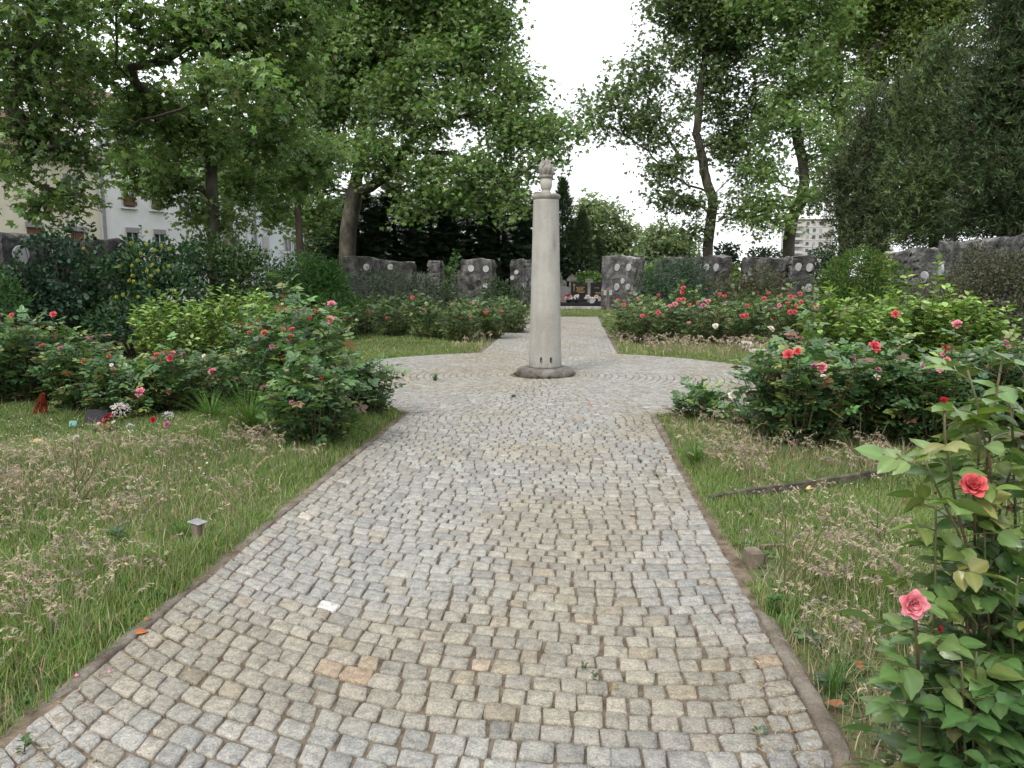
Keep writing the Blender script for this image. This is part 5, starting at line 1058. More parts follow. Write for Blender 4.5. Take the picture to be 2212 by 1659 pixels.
for lab, u, v, s, c in (('orange brown fallen leaf on the left edge of the paving', 308, 1371, 26, (1.3, .8, .6)), ('second fallen brown leaf just above the orange one by the left kerb', 322, 1342, 20, (1, 1, 1)), ('pale dry leaf lying on the lawn left of the dandelion clock', 87, 957, 26, (1.9, 2.4, 3.4)), ('reddish fallen leaf on the paving in front of the column', 1277, 876, 11, (1.2, .8, .7)), ('curled brown leaf on the bare soil at lower right', 1800, 1530, 40, (.8, .7, .7)), ('fallen leaf on the soil left of the big rose', 1855, 1445, 30, (.9, .7, .6)), ('tan dead leaf by the kerb below the dry corner on the right', 1440, 990, 14, (1.4, 1, .8)), ('pale leaf on the edging board on the right lawn', 1749, 1054, 16, (2.2, 2.6, 3.4)), ('small yellowish leaf on the right paving', 1365, 1115, 14, (1.5, 1.6, 1.2))):
    p = gnd(u, v); p[2] = (float(gz(p[0], p[1])) + .03) if pathdist(p[0], p[1]) > .1 else .014; g = RNG(lab); mb = MB(); L = s * p[1] / F * 1.2
    V, Q = T_leaflet()[:2]; V = V.copy(); V[:, 2] += .25 * np.abs(V[:, 0]); V[:, 1] -= .5
    mb.scatter((V, Q), p[None], frames(np.array([[math.cos(s), math.sin(s), .05]]), np.array([[.1, -.2, 1]])), np.array([L]), np.array([c], float)); o = mb.build('fallen_leaf', M_dead, None, True, loc=p); tag(o, lab, 'leaf', 'fallen leaves')
for lab, u, v, s in (('fallen pink petal on the paving at lower left', 167, 1465, 11), ('second fallen pink petal right of the first one at lower left', 237, 1457, 10), ('white petal lying in the left lawn near the tall weed stalk', 281, 1071, 14), ('white petal in the grass left of the metal capped post', 176, 1125, 13), ('white petal low in the grass near the young rose shoot', 152, 1163, 14)):
    p = gnd(u, v); p[2] = (float(gz(p[0], p[1])) + .03) if pathdist(p[0], p[1]) > .1 else .014; mb = MB(); V, Q = T_leaflet()[:2]; V = V * [1.2, .8, 1]; V[:, 1] -= .5; V[:, 2] += .3 * V[:, 0] ** 2 + .2 * V[:, 1] ** 2
    mb.scatter((V, Q), p[None], frames(np.array([[1, .3, .1]]), np.array([[.1, -.5, 1]])), np.array([s * p[1] / F]), np.array([(.5, .5, .5) if 'white' in lab else (.62, .22, .28)])); o = mb.build('petal', M_petal, None, True, loc=p); tag(o, lab, 'petal', 'fallen petals')
# dandelion clock
p = gnd(166, 975); mb = MB(); c = atY(166, 946, p[1]); g = RNG('dand'); root = thing('dandelion_clock', 'fluffy white dandelion clock on the left lawn', 'dandelion', p); b = MB(); b.tube([p, (p + c) / 2 + [.01, 0, 0], c], np.array([.002, .002, .0015]), 5); b.build('stem', M_stem, root)
d = nrm(g.normal(size=(160, 3))); mb.scatter(T_oval(.12, 0, 0), np.repeat(c[None], 160, 0), frames(d, g.normal(size=(160, 3))), np.full(160, .034), np.tile((.62, .60, .55), (160, 1))); mb.build('seed_head', M_petal, root)
# ------------------------------------------------------------------ small things in the garden
M_woodd = solid('dark_wet_wood', [(.03, .028, .018), (.06, .055, .035), (.11, .10, .07)], 7, .9, .5, 30, fine=.3, fscale=60)
M_metal = solid('zinc', [(.25, .25, .26), (.36, .36, .36)], 20, .5, .1, metal=.6)
M_black = solid('black_granite', [(.012, .012, .014), (.022, .022, .025)], 30, .5, 0, spec=.08, fine=.3, fscale=300)
M_greyg = solid('grey_granite', [(.11, .11, .115), (.16, .16, .165)], 30, .35, 0, fine=.3, fscale=260)
M_gold = solid('gold_letters', [(.35, .22, .05), (.42, .27, .07)], 30, .5, 0)
M_red = solid('red_fabric', [(.35, .02, .03), (.45, .04, .05)], 20, .7, .1)
M_teal = solid('teal_glass', [(.02, .14, .13), (.05, .20, .18)], 8, .2, 0, spec=.5)
M_stone = solid('pale_tombstone', [(.16, .155, .14), (.27, .26, .24), (.36, .35, .32)], 5, .85, .4, 30)
p = gnd(427, 1170); p[2] = float(gz(p[0], p[1])); s = p[1] / F; Yp = p[1]
R = rotz(-.35)
root = thing('wooden_post', 'short grey wooden post with a tilted metal cap standing beside the left kerb', 'post', p)
b = MB(); b.box(p + [0, 0, 22 * s], (20 * s, 20 * s, 52 * s), R, bev=.006); b.build('post', M_wood, root)
b = MB(); b.box(p + [.006, 0, 49.5 * s], (36 * s, 30 * s, .006), R @ roty(.10), bev=.002); b.build('cap', M_metal, root)
p = gnd(1632, 1222); s = p[1] / F; b = MB(); b.box(p + [0, .05, 10 * s], (32 * s, .11, 40 * s), rotz(.2), bev=.008)
tag(b.build('wooden_block', M_wood, None, loc=p), 'squat weathered wooden block at the edge of the right lawn', 'block')
a, c = gnd(1640, 1196), gnd(1768, 1180); b = MB(); b.tube([a + [.02, .08, .02], (a + c) / 2 + [0, 0, .035], c + [0, 0, .02]], np.array([.008, .008, .006]), 6)
tag(b.build('batten', M_wood), 'thin wooden batten lying in the grass behind the wooden block', 'batten')
a, c = gnd(1532, 1082), gnd(1962, 1016); d = (c - a); L = np.linalg.norm(d); b = MB(); n = 24
g = RNG('edge'); t = np.linspace(0, 1, n)[:, None]; P = a + d * t; sd = nrm(np.array([-d[1], d[0], 0])); w = .018; top = .046 + .004 * np.sin(t[:, 0] * 9)[:, None] + g.normal(0, .002, (n, 1))
up = np.array([0, 0, 1.]); V = np.stack([P - sd * w - up * .03, P - sd * w + up * (top - .008), P - sd * (w - .01) + up * top, P + sd * (w - .01) + up * top, P + sd * w + up * (top - .008), P + sd * w - up * .03], 1)
i = np.arange(n - 1)[:, None] * 6; j = np.arange(5)[None]; b.add(V.reshape(-1, 3), np.stack([i + j, i + 6 + j, i + 7 + j, i + j + 1], -1).reshape(-1, 4)); b.Fc.append(np.array([[5, 4, 3, 2, 1, 0]])); b.M.append(np.zeros(1, np.int32)); b.Fc.append(np.array([[0, 1, 2, 3, 4, 5]]) + (n - 1) * 6); b.M.append(np.zeros(1, np.int32))
tag(b.build('edging_board', M_woodd), 'long weathered edging board across the right lawn below the rose bed', 'edging')
def bunch(mb, c, n, r, size, col, g, T=None, flat=.7):
    d = nrm(g.normal(size=(n, 3)) + [0, 0, .5]); mb.scatter(T or ROUND, c + d * r * g.uniform(.5, 1, (n, 1)) * [1, 1, flat], frames(d + g.normal(0, .4, (n, 3)), d), size * g.uniform(.7, 1.2, n), jit(g, col, n, .12))
def item(name, label, cat, u, v, group=None):
    p = gnd(u, v); p[2] = float(gz(p[0], p[1])); return thing(name, label, cat, p, group), p, p[1] / F
g = RNG('items'); GG = 'grave ornaments in front of the left rose bed'
root, p, s = item('memorial_slab', 'black slanted memorial slab under the left rose bushes', 'slab', 198, 918, GG)
b = MB(); b.box(p + [0, .10, 16 * s], (50 * s, .03, 40 * s), rotz(.15) @ rotx(-.5), bev=.006); b.build('slab', M_black, root)
root, p, s = item('memorial_plaque', 'small teal glass plaque left of the black slab', 'plaque', 158, 920, GG)
b = MB(); b.box(p + [0, 0, 8 * s], (17 * s, .012, 16 * s), rotz(.3) @ rotx(-.5), bev=.002); b.build('plaque', M_teal, root)
root, p, s = item('flower_bowl', 'dark shallow bowl of faded flowers before the black slab', 'bowl', 231, 938, GG)
b = MB(); b.lathe([(16 * s, 0), (26 * s, 10 * s), (27.5 * s, 13 * s), (25 * s, 13 * s), (20 * s, 9 * s), (0, 8.5 * s)], p, 32); b.build('bowl', M_black, root, True)
b = MB(); bunch(b, p + [0, 0, 13 * s], 90, 20 * s, .022, (.30, .24, .10), g, OV); b.build('faded_flowers', M_petal, root); b = MB(); bunch(b, p + [-.05, 0, 16 * s], 40, 12 * s, .02, (.34, .28, .05), g); b.build('yellow_flowers', M_petal, root)
for k, (du, dv, nm) in enumerate(((245, 912, 'flower'), (213, 915, 'flower'))):
    q = atY(du, dv, p[1] - .02); bloom(root, q, 7 * s, 'w', (0, -.6, .7), HALF)
root, p, s = item('flower_bunch', 'bunch of white artificial flowers leaning over the dark bowl', 'flowers', 248, 926, GG)
p2 = p + [0, .12, 0]; b = MB(); bunch(b, p2 + [0, 0, 42 * s], 190, 20 * s, .03, (.66, .64, .60), g, NARROW, .65); b.build('blossom', M_petal, root); b = MB(); b.tube([p2, p2 + [0, 0, 34 * s]], .006, 5); b.build('stem', M_stem, root)
root, p, s = item('flower_spray', 'drooping spray of dark red flowers beside the white bunch', 'flowers', 218, 928, GG)
b = MB()
for k in range(9): q = p + [(-10 + 3.2 * k) * s, .06, (12 + 2.6 * k) * s]; bunch(b, q, 26, 5 * s, .02, (.30, .015, .035), g)
b.build('blossom', M_petal, root); b = MB(); b.tube([p + [0, .06, 0], p + [0, .06, 16 * s], p + [14 * s, .06, 34 * s]], .004, 5); b.build('stem', M_stem, root)
root, p, s = item('glass_ornament', 'clear whitish glass flower ornament in the grass', 'ornament', 283, 935, GG)
b = MB(); bunch(b, p + [0, 0, 13 * s], 60, 10 * s, .018, (.52, .56, .55), g); b.build('blossom', M_petal, root); b = MB(); b.box(p + [12 * s, -.05, 4 * s], (24 * s, .03, 9 * s), rotz(.2) @ rotx(-.6), bev=.003); b.build('base', M_teal, root)
for lab, u, v, k, sz, b2 in (('red artificial rose on silvery leaves before the left rose bed', 330, 930, 'r', 17, 906), ('brownish red artificial rose with a pale centre before the left rose bed', 360, 936, 'd', 20, 917)):
    root, p, s = item('artificial_rose', lab, 'artificial flower', u, v, GG); q = atY(u, b2, p[1]); b = MB(); b.tube([p, q], .003, 5); b.build('stem', M_stem, root)
    b = MB(); bunch(b, q + [0, .02, -14 * s], 40, 10 * s, .022, (.40, .46, .42), g, OV); b.build('silver_leaves', M_shrub, root)
    V0 = COLS['r']; bloom(root, q, sz * s * .55, 'r' if k == 'r' else 'm', (0, -.8, .5), OPEN)
root, p, s = item('silver_spray', 'sparkling white spray of artificial blossom behind the brownish red rose', 'flowers', 357, 930, GG)
b = MB(); bunch(b, p + [0, .08, 32 * s], 110, 13 * s, .018, (.66, .68, .68), g, NARROW, .6); b.build('blossom', M_petal, root); b = MB(); b.tube([p + [0, .08, 0], p + [0, .08, 30 * s]], .004, 4); b.build('stem', M_stem, root)
root, p, s = item('dried_plant', 'rusty red dried cone shaped plant at the left end of the rose bed', 'dried plant', 88, 897, GG)
b = MB(); n = 320; t = g.random(n) ** .7; a = g.random(n) * 6.28; rr = (1 - t) * 14 * s; P = p + np.stack([rr * np.cos(a) + t * 10 * s, rr * np.sin(a), t * 44 * s], 1); b.scatter(NARROW, P, frames(np.stack([.4 * np.cos(a), .4 * np.sin(a), 1 + 0 * a], 1), g.normal(size=(n, 3))), g.uniform(.03, .06, n), jit(g, (.22, .045, .025), n, .25)); b.build('foliage', M_dry, root)
b = MB(); b.tube([p, p + [5 * s, 0, 30 * s]], .006, 5); b.build('stem', M_darkbark, root)
GH = 'grave ornaments in the far right bed'
root, p, s = item('flower_pot', 'small pot of white flowers in the dry grass of the far right bed', 'flower pot', 1611, 762, GH)
b = MB(); b.lathe([(5 * s, 0), (8 * s, 10 * s), (8.6 * s, 11 * s), (0, 10.5 * s)], p, 20); b.build('pot', M_black, root, True); b = MB(); bunch(b, p + [0, 0, 14 * s], 70, 14 * s, .05, (.66, .64, .58), g, None, .6); b.build('blossom', M_petal, root)
root, p, s = item('memorial_slab', 'grey flat memorial slab edge at the far right bed beside the white flower pot', 'slab', 1641, 768, GH)
b = MB(); b.box(p + [0, .1, 4 * s], (38 * s, .30, .05), rotz(.08) @ rotx(.25), bev=.01); b.build('slab', M_stone, root)
root, p, s = item('artificial_plant', 'shiny green artificial plant right of the grey slab in the far right bed', 'artificial plant', 1669, 766, GH)
b = MB(); bunch(b, p + [0, 0, 9 * s], 70, 12 * s, .07, (.03, .16, .09), g, OV); b.build('leaves', M_rose, root); b = MB(); b.tube([p, p + [0, 0, 9 * s]], .006, 5); b.build('stem', M_stem, root)
root, p, s = item('stone_bench', 'low grey stone block seen between the rose bushes and the yellow green shrub', 'stone block', 1775, 690)
b = MB(); b.box(p + [0, 0, .13], (38 * s, .35, .20), rotz(.3), bev=.02); b.build('block', M_stone, root)
b = MB(); b.box(p + [0, 0, .255], (44 * s, .42, .05), rotz(.3), bev=.015); b.build('top_slab', M_stone, root)
# double sign at the entrance
Yt = 35.2; p = atY(1313, 665, Yt); p[2] = 0; s = Yt / F
root = thing('notice_sign', 'dark post carrying two small white notice boards at the entrance', 'sign', p)
b = MB(); ht = atY(1313, 622, Yt)[2]; b.box([p[0], p[1], ht / 2], (.11, .08, ht), bev=.01); b.build('post', M_wood, root)
for u in (1307, 1319): 
    q = atY(u, 632, Yt - .06); b = MB(); b.box(q, (5.8 * s, .02, 11 * s), rotz(-.05), bev=.004); br = b.build('board', M_white, root)
    b = MB()
    for k in range(6): b.box(q + [0, -.013, (4 - 1.5 * k) * s], (4 * s * (1 - .15 * (k % 3)), .004, .35 * s))
    b.build('print', M_greyink, br)
# ------------------------------------------------------------------ tombs beyond the entrance
Yk = 38.0; GT = 'gravestones beyond the entrance'
def slabprofile(label, pts, Y, th, mat, name='headstone', base_v=659, cat='gravestone'):
    P = np.array([atY(u, v, Y) for u, v in pts]); p = P.mean(0); p[2] = 0; root = thing(name, label, cat, p, GT); b = MB(); n = len(P); V = np.concatenate([P, P + [0, th, 0]])
    b.add(V, [list(range(n)), list(range(2 * n - 1, n - 1, -1))] + [[k, k + n, (k + 1) % n + n, (k + 1) % n] for k in range(n)]); b.build('slab', mat, root); return root, P
root = thing('grave_plinth', 'low dark grave plinth with a pale kerb under the black headstones', 'grave', atY(1258, 665, Yk) * [1, 1, 0], GT)
x0, x1 = atY(1185, 660, Yk)[0], atY(1302, 660, Yk)[0]
b = MB(); b.box([(x0 + x1) / 2, Yk + .05, .03], (x1 - x0, .18, .16), bev=.015); b.build('kerb', M_stone, root)
b = MB(); b.box([(x0 + x1) / 2, Yk + 1.0, .12], (x1 - x0 - .1, 1.6, .30), bev=.02); b.build('base_slab', M_black, root)
Yh = 38.9
slabprofile('grey headstone with a pale sloping top edge, partly behind the column', [(1196, 658), (1230, 658), (1230, 620.5), (1209, 616.5), (1196, 614)], Yh, .12, M_greyg)
def inscription(root, rows, Y):
    for (u, v, w, h) in rows:
        b = MB(); c = atY(u, v, Y); x = -w / 2
        g = RNG((u, v))
        while x < w / 2:
            l = g.uniform(.8, 2.4); b.box(c + [(x + l / 2) * Y / F, -.003, 0], (l * Y / F, .006, h * Y / F)); x += l + .5
        b.build('inscription', M_gold, root)
r1, _ = slabprofile('black headstone with a curved top, gold cross and gold lettering', [(1233, 659), (1268, 659), (1268, 615.5), (1259, 613.5), (1250, 610.5), (1242, 608.8), (1233, 608.5)], Yh, .12, M_black)
b = MB(); c = atY(1240, 621, Yh); b.box(c + [0, -.004, 0], (.8 * Yh / F, .008, 17 * Yh / F)); b.box(c + [0, -.0045, 5 * Yh / F], (6 * Yh / F, .009, .8 * Yh / F)); b.build('cross_relief', M_gold, r1)
inscription(r1, [(1253, 620.5, 17, .9), (1253, 623.5, 14, .9), (1253, 626, 14, 1), (1253, 629, 17, .9), (1254, 631.5, 11, .9)], Yh)
r2, _ = slabprofile('black headstone rising to the right, half behind the entrance wall', [(1276, 659), (1302, 659), (1302, 606.5), (1292, 608.5), (1284, 611), (1276, 612)], Yh, .12, M_black)
inscription(r2, [(1288, 622, 9, .8), (1292, 632, 14, .9), (1292, 635, 10, .9)], Yh)
Yx = 40.5
root = thing('stone_cross', 'grey stone cross standing between the two black headstones', 'cross', atY(1272.5, 660, Yx) * [1, 1, 0], GT)
s = Yx / F; c = atY(1272.5, 606, Yx); b = MB(); b.box([c[0], c[1], c[2] / 2 + .05], (6.2 * s, .14, c[2] + .1), bev=.02); b.build('shaft', M_concd, root); b = MB(); b.box(c + [0, -.004, -.02], (17 * s, .13, 8.5 * s), bev=.02); b.build('arms', M_concd, root)
Ya = 43.
root = thing('gabled_tombstone', 'pale stone tombstone with a small gabled roof behind the grey headstone', 'gravestone', atY(1235, 660, Ya) * [1, 1, 0], GT); s = Ya / F
c = atY(1235, 607, Ya); b = MB(); b.box([c[0], c[1], c[2] / 2], (11 * s, .35, c[2]), bev=.02); b.build('body', M_stone, root)
a0, a1, a2 = atY(1224, 603, Ya), atY(1235.5, 591.5, Ya), atY(1247, 601, Ya); lo, ro = atY(1225, 607.5, Ya), atY(1245, 607, Ya); V = np.array([lo, ro, a2, a1, a0]); V = np.concatenate([V - [0, .22, 0], V + [0, .3, 0]]); b = MB(); b.add(V, [[0, 1, 2, 3, 4], [9, 8, 7, 6, 5]] + [[k, k + 5, (k + 1) % 5 + 5, (k + 1) % 5] for k in range(5)]); b.build('gable_roof', M_concd, root)
a = np.linspace(0, PI, 12); c = atY(1217, 612, Ya); root, _ = slabprofile('round topped mossy tombstone beside the column', [(1209, 660), (1224.5, 660)] + [(1216.8 + 7.7 * math.cos(q), 613 - 8.5 * math.sin(q)) for q in a], Ya - .6, .25, M_concd)
root, _ = slabprofile('tall narrow grey stele just right of the column shaft', [(1208, 660), (1215, 660), (1215, 597), (1213, 597), (1213, 588), (1208, 588)], Ya + 1.5, .25, M_concd)
root, _ = slabprofile('pale distant tombstone glimpsed left of the two disc grey wall', [(988, 660), (998, 660), (998, 583), (988, 583)], 44, .3, M_stone)
root, _ = slabprofile('pale distant tombstone with sloping top glimpsed left of the two disc grey wall', [(974, 660), (984, 660), (984, 591), (979, 586), (974, 595)], 43, .3, M_stone)
root, _ = slabprofile('pale distant tombstone glimpsed left of the narrow upright slab', [(900, 660), (917, 660), (917, 592), (900, 588)], 43.5, .3, M_stone)
GF = 'flowers on the graves beyond the entrance'
def potted(label, u, vpot, vtop, kinds, rpx, pot=True, Y=38.35):
    p = atY(u, vpot, Y); s = Y / F; root = thing('flower_pot', label, 'flower pot', p, GF); b = MB(); h = (vpot - vtop) * s
    b.lathe([(rpx * .5 * s, 0), (rpx * .75 * s, h * .5), (rpx * .8 * s, h * .55), (0, h * .54)], p, 16); b.build('pot', M_black, root, True)
    for (du, dv, r, col) in kinds: b = MB(); bunch(b, atY(u + du, dv, Y - .03), 46, r * s, .07, col, RNG((label, du)), OV, .9); b.build('blossom', M_petal, root)
potted('dark pot of deep red and white flowers before the grey headstone', 1228, 657, 640, [(-5, 641, 5, (.36, .02, .04)), (4, 643, 4.5, (.68, .67, .6)), (-6, 645, 2.5, (.68, .67, .62)), (1, 639, 3, (.4, .03, .05))], 7)
potted('dark vase of white flowers before the left black headstone', 1244, 657, 641, [(0, 643, 4.6, (.68, .68, .62)), (3, 640, 2.5, (.68, .68, .62))], 5)
potted('low pot of orange pink flowers close beside the column', 1210, 659, 648, [(0, 650, 4, (.55, .2, .14))], 6)
p = atY(1283, 657, 38.3); root = thing('flower_wreath', 'white wreath with a ribbon leaning between the black headstones', 'wreath', p, GF); b = MB()
for (u, v, r) in ((1269, 641, 4), (1273, 644, 3.5), (1266, 644, 2.6), (1288, 641, 4), (1292, 643, 3.6), (1295, 648, 2.6), (1283, 645, 3), (1278, 645, 2.6)): bunch(b, atY(u, v, 38.25), 40, r * 38 / F, .06, (.68, .64, .62), RNG((u, v)), OV)
b.build('blossom', M_petal, root); b = MB(); Q = np.array([atY(u, v, 38.2) for u, v in ((1275, 644), (1287, 645), (1286, 650), (1281, 655), (1274, 655))]); b.add(np.concatenate([Q, Q + [0, .02, 0]]), [[0, 1, 2, 3, 4], [9, 8, 7, 6, 5]] + [[k, k + 5, (k + 1) % 5 + 5, (k + 1) % 5] for k in range(5)]); b.build('ribbon', M_white, root)
# ------------------------------------------------------------------ houses on the left
M_cream = solid('cream_render', [(.52, .475, .375), (.58, .535, .43)], 1.2, .9, .15, 60)
M_whiter = solid('white_render', [(.56, .56, .555), (.63, .63, .63)], 1.2, .9, .12, 60)
M_bluew = solid('bluish_white_render', [(.56, .59, .63), (.62, .65, .69)], 1.2, .9, .1, 60)
M_tan = solid('tan_render', [(.29, .21, .11), (.34, .255, .14)], 1.2, .9, .1, 60)
M_tile = solid('roof_tiles', [(.07, .042, .034), (.11, .066, .05), (.15, .095, .075)], 5, .9, .5, 30, stretch=(1, 1, 6))
M_brick = solid('chimney_brick', [(.26, .10, .06), (.36, .16, .10)], 9, .9, .4)
M_glass = solid('window_glass', [(.02, .025, .03), (.05, .055, .06)], 2, .08, 0, spec=.6)
M_frame = solid('window_frame', [(.45, .45, .44)], 3, .5, 0)
M_pipe = solid('downpipe_grey', [(.18, .18, .19), (.24, .24, .25)], 6, .5, .1)
M_shut = solid('brown_wood', [(.09, .045, .028), (.14, .07, .045)], 9, .7, .2)
M_grey2 = solid('lintel_grey', [(.20, .20, .21), (.26, .26, .27)], 9, .8, .1)
P0 = atY(72, 480, 37.); fd = np.array([.326, .9454, 0]); fn = np.array([.9454, -.326, 0])   # along the facade, outward to the garden
def fac(u, v):
    d = ray(u, v); t = ((P0 - CAM) @ fn) / (d @ fn); return CAM + d * t
def fs(u): return (fac(u, 500) - P0) @ fd
def fp(s_, z, o=0.): q = P0 + fd * s_ + fn * o; return np.array([q[0], q[1], z])
RF = np.stack([fd, -fn, [0, 0, 1]], -1)
def fbox(mb, s0, s1, z0, z1, o0, o1, col=(.5, .5, .5)): mb.box(fp((s0 + s1) / 2, (z0 + z1) / 2, (o0 + o1) / 2), (s1 - s0, abs(o1 - o0), z1 - z0), RF, col)
def house(label, s0, s1, ze, depth, mat, ridge, roofmat=M_tile, gable='side', out=0.):
    root = thing('house', label, 'house', fp((s0 + s1) / 2, 0, -depth / 2), 'houses behind the left trees'); b = MB(); fbox(b, s0, s1, -.2, ze, -depth, out); wl = b.build('wall', mat, root)
    b = MB(); e = .45
    A = [fp(s0 - .1, ze - .0, out + e), fp(s1 + .1, ze, out + e), fp(s1 + .1, ze + ridge, -depth / 2), fp(s0 - .1, ze + ridge, -depth / 2), fp(s0 - .1, ze, -depth - e), fp(s1 + .1, ze, -depth - e)]
    V = np.array(A + [q + [0, 0, .18] for q in A])
    b.add(V, [[0, 1, 2, 3], [3, 2, 5, 4], [6, 9, 8, 7], [9, 10, 11, 8], [0, 6, 7, 1], [4, 5, 11, 10], [0, 3, 9, 6], [3, 4, 10, 9], [1, 7, 8, 2], [2, 8, 11, 5]]); rf = b.build('roof', roofmat, root)
    b = MB(); V = np.array([fp(s0 + .02, ze, out - .02), fp(s0 + .02, ze, -depth), fp(s0 + .02, ze + ridge, -depth / 2), fp(s1 - .02, ze, out - .02), fp(s1 - .02, ze, -depth), fp(s1 - .02, ze + ridge, -depth / 2)]); b.add(V[:3], [[0, 2, 1]]); b.build('gable', mat, root); b = MB(); b.add(V[3:], [[0, 1, 2]]); b.build('gable', mat, root)
    b = MB(); b.tube([fp(s0 - .1, ze + .02, out + e + .06), fp(s1 + .1, ze + .02, out + e + .06)], .07, 8); b.build('gutter', M_pipe, root)
    return root, rf
def window(root, u0, u1, v0, v1, kind='win', out=0., box=False):
    s0, s1 = fs(u0), fs(u1); z1, z0 = fac((u0 + u1) / 2, v0)[2], fac((u0 + u1) / 2, v1)[2]; w = .07
    if kind == 'door':
        b = MB(); fbox(b, s0, s1, z0, z1 - .25, out, out + .03); b.build('door', M_shut, root); b = MB(); fbox(b, s0 - .05, s1 + .05, z1 - .25, z1, out, out + .16); b.build('lintel', M_grey2, root); return
    b = MB(); m = (s0 + s1) / 2
    for a in ((s0 - w, s0, z0 - w, z1 + w), (s1, s1 + w, z0 - w, z1 + w), (s0, s1, z1, z1 + w), (s0, s1, z0 - w, z0), (m - .03, m + .03, z0, z1)): fbox(b, *a, out, out + .05)
    f = b.build('window', M_frame, root); b = MB(); fbox(b, s0, s1, z0, z1, out, out + .015); b.build('pane', M_glass, f)
    if kind == 'lint': b = MB(); fbox(b, s0 - .05, s1 + .05, z1 - .22, z1 + .05, out, out + .14); b.build('lintel', M_grey2, f)
    b = MB(); fbox(b, s0 - .18, s1 + .18, z0 - w - .08, z0 - w, out, out + .18); b.build('sill', M_whiter, f)
    if box:
        b = MB(); fbox(b, s0 + .02, s1 - .02, z0 + .02, z0 + .25, out + .06, out + .26); b.build('flower_box', M_shut, f); b = MB(); c = fp(m, z0 + .33, out + .18); g = RNG((u0, 'fb')); n = 160
        P = c + np.outer(g.uniform(-.45, .45, n) * (s1 - s0), fd) + g.normal(0, .08, (n, 3)); cc = mixc(g, [(.05, .12, .03), (.42, .03, .04)], (3, 2), n); b.scatter(OV, P, frames(g.normal(size=(n, 3)), g.normal(size=(n, 3)) + [0, 0, 1]), np.full(n, .09), cc); b.build('box_plants', M_shrub, f)
sA, sB, sC, sD = fs(218), fs(478), fs(535), fs(655)
h1, _ = house('cream rendered house with brown doors behind the ivy wall at far left', sA - 26, sA, fac(60, 330)[2], 9, M_cream, 2.6)
window(h1, 58, 90, 480, 540, 'door'); window(h1, 152, 180, 489, 560, 'door'); window(h1, 146, 176, 380, 428, 'lint')
h2, rf2 = house('tall white rendered house with flower boxes under its windows, behind the slim plane trunk', sA + .02, sB, fac(222, 250)[2], 10, M_whiter, 2.4, out=.05)
for (a, c, d, e, k, bx) in ((268, 292, 404, 446, 'win', True), (329, 351, 413, 452, 'win', True), (271, 295, 494, 545, 'lint', False), (331, 352, 498, 545, 'lint', False), (268, 292, 300, 340, 'win', False), (400, 420, 425, 460, 'win', False)): window(h2, a, c, d, e, k, .05, bx)
b = MB(); z0 = fac(222, 520)[2]; b.tube([fp(sA + .15, 0, .16), fp(sA + .15, fac(222, 250)[2], .16)], .08, 8); b.build('downpipe', M_pipe, h2)
c = fp(sA + .6, 0, -6); zt = atY(160, 140, c[1])[2]; q = atY(163, 150, c[1] + 0); b = MB(); b.box([q[0], c[1], zt - 1.6], (1.0, 1.0, 3.4), RF); b.box([q[0], c[1], zt + .1], (1.25, 1.25, .25), RF); b.build('chimney', M_brick, rf2)
h3, _ = house('narrow white house with grey downpipe between the white house and the bluish house', sB + .02, sC, fac(500, 330)[2], 9, M_whiter, 2.4, out=-.1)
window(h3, 508, 518, 500, 536, 'win', -.1); b = MB(); b.tube([fp(sB + .25, 0, .02), fp(sB + .25, fac(500, 330)[2], .02)], .08, 8); b.build('downpipe', M_pipe, h3)
h4, _ = house('bluish white house with shuttered windows left of the stout plane trunk', sC + .02, sD, fac(590, 380)[2], 9, M_bluew, 2.4, out=.05)
for (a, c, d, e) in ((612, 625, 514, 543), (631, 643, 515, 543), (613, 626, 463, 490), (572, 582, 468, 492)): window(h4, a, c, d, e, 'win', .05)
s0, s1 = fs(564), fs(578); z1, z0 = fac(571, 509)[2], fac(571, 548)[2]; b = MB(); fbox(b, s0, s1, z0, z1, .05, .10); 
for k in range(9): fbox(b, s0 + .04, s1 - .04, z0 + (z1 - z0) * (k + .2) / 9, z0 + (z1 - z0) * (k + .7) / 9, .10, .12)
b.build('roller_shutter', M_frame, h4); b = MB(); b.tube([fp(fs(548), 0, .16), fp(fs(548), fac(590, 380)[2], .16)], .08, 8); b.build('downpipe', M_pipe, h4)
h5, _ = house('low tan house at the right end of the row, behind the small dark tree', sD + .5, sD + 9, fac(670, 512)[2], 9, M_tan, 1.8, out=-.1)
window(h5, 664, 676, 520, 545, 'win', -.1)
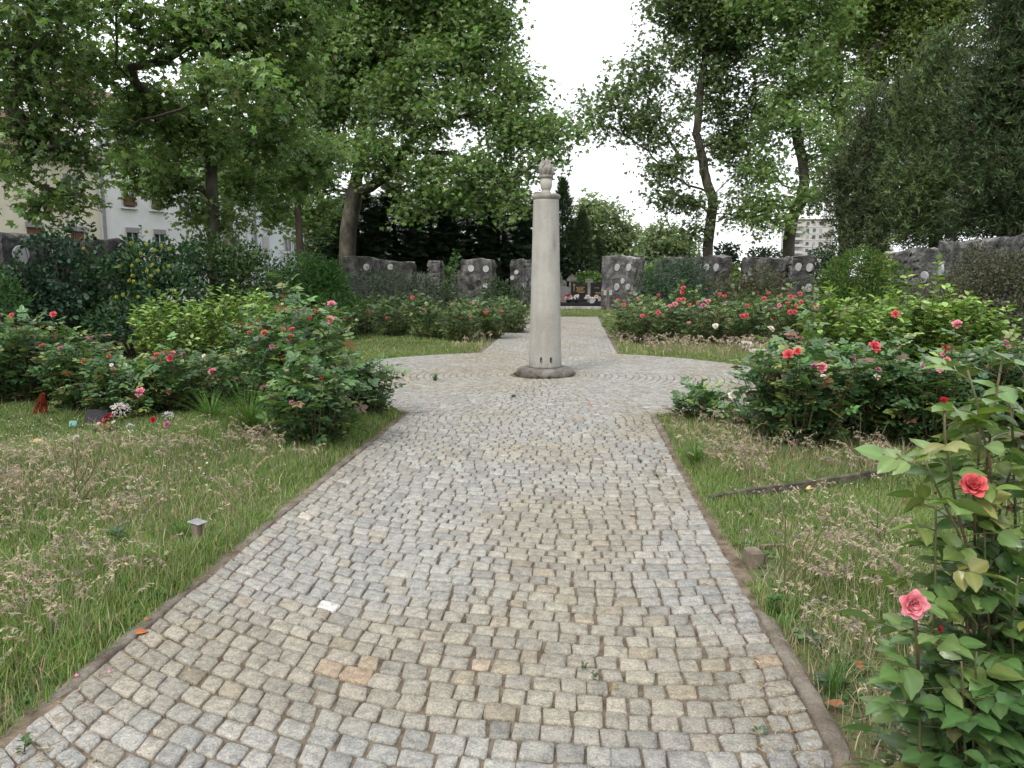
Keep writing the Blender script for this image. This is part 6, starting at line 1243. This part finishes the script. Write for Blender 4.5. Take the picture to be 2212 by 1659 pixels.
# ------------------------------------------------------------------ apartment tower far right
Yt = 330.; s = Yt / F; zt = atY(1715, 476, Yt)[2]; fl = 13.7 * s; x0, x1, x2 = atY(1712, 520, Yt)[0], atY(1737, 520, Yt)[0], atY(1800, 520, Yt)[0]
M_twr = solid('tower_render', [(.33, .32, .30), (.38, .37, .345)], .3, .9, 0)
root = thing('apartment_tower', 'pale high rise apartment tower far away between the right hand trees', 'building', ((x0 + x2) / 2, Yt, 0)); b = MB(); b.box([(x0 + x2) / 2, Yt + 9, zt / 2], (x2 - x0, 18, zt)); b.build('wall', M_twr, root)
b = MB(); b.box([(x0 + x2) / 2, Yt + 9, zt + .25], (x2 - x0 + .8, 18.8, .5)); b.build('roof', M_tile, root)
for k in range(8):
    z = zt - fl * (k + 1) + .3
    if z < 2: break
    b = MB(); b.box([(x0 + x2) / 2, Yt - .1, z - .15], (x2 - x0, .22, .22)); b.build('floor_band', M_frame, root)
    for (u0, u1) in ((1718, 1728), (1741, 1748), (1755, 1762), (1769, 1776)):
        a0, a1 = atY(u0, 500, Yt)[0], atY(u1, 500, Yt)[0]; b = MB(); b.box([(a0 + a1) / 2, Yt - .05, z + 1.15], (a1 - a0 + .3, .16, 1.7)); f = b.build('window', M_frame, root); b = MB(); b.box([(a0 + a1) / 2, Yt - .10, z + 1.15], (a1 - a0, .16, 1.4)); b.build('pane', M_glass if (k + u0) % 3 else M_grey2, f)
    b = MB(); a0, a1 = atY(1714, 500, Yt)[0], atY(1733, 500, Yt)[0]; b.box([(a0 + a1) / 2, Yt - .8, z + .35], (a1 - a0, 1.3, 1.0)); b.build('balcony', M_twr, root)
# ------------------------------------------------------------------ light, sky, camera
w = bpy.data.worlds.new('World'); bpy.context.scene.world = w; w.use_nodes = True; nt = w.node_tree; bg = nt.nodes['Background']
SUN_EL, SUN_AZ = math.radians(50), math.radians(205)   # azimuth clockwise from +Y: behind the camera, to the left
sky = nd(nt, 'ShaderNodeTexSky', sky_type='NISHITA', sun_disc=False, sun_elevation=SUN_EL, sun_rotation=SUN_AZ, air_density=1.5, dust_density=4.0)
mx = nd(nt, 'ShaderNodeMixRGB'); mx.inputs[0].default_value = .80; mx.inputs[2].default_value = (10.3, 10.5, 10.9, 1)
nt.links.new(sky.outputs[0], mx.inputs[1]); nt.links.new(mx.outputs[0], bg.inputs[0]); bg.inputs[1].default_value = .10
ld = bpy.data.lights.new('sun', 'SUN'); ld.energy = 1.5; ld.angle = math.radians(14); ld.color = (1, .96, .90); lo = bpy.data.objects.new('sun', ld); C.objects.link(lo)
dv = Vector((math.sin(SUN_AZ) * math.cos(SUN_EL), math.cos(SUN_AZ) * math.cos(SUN_EL), math.sin(SUN_EL))); lo.rotation_euler = dv.to_track_quat('Z', 'Y').to_euler()
cd = bpy.data.cameras.new('camera'); cd.sensor_width = 36; cd.lens = 36 * F / 2212; cd.clip_end = 4000; cd.clip_start = .05
co = bpy.data.objects.new('camera', cd); C.objects.link(co); co.location = (0, 0, H); co.rotation_euler = (PI / 2 - TH, 0, PSI)
sc = bpy.context.scene; sc.camera = co
sc.view_settings.view_transform = 'Standard'; sc.view_settings.look = 'None'; sc.view_settings.exposure = 0.95; sc.view_settings.gamma = 1; sc.view_settings.use_curve_mapping = False
sc.render.engine = 'CYCLES'; cy = sc.cycles; cy.use_denoising = True; cy.max_bounces = 6; cy.diffuse_bounces = 4; cy.transmission_bounces = 4; cy.glossy_bounces = 2; cy.use_adaptive_sampling = True; cy.adaptive_threshold = .02
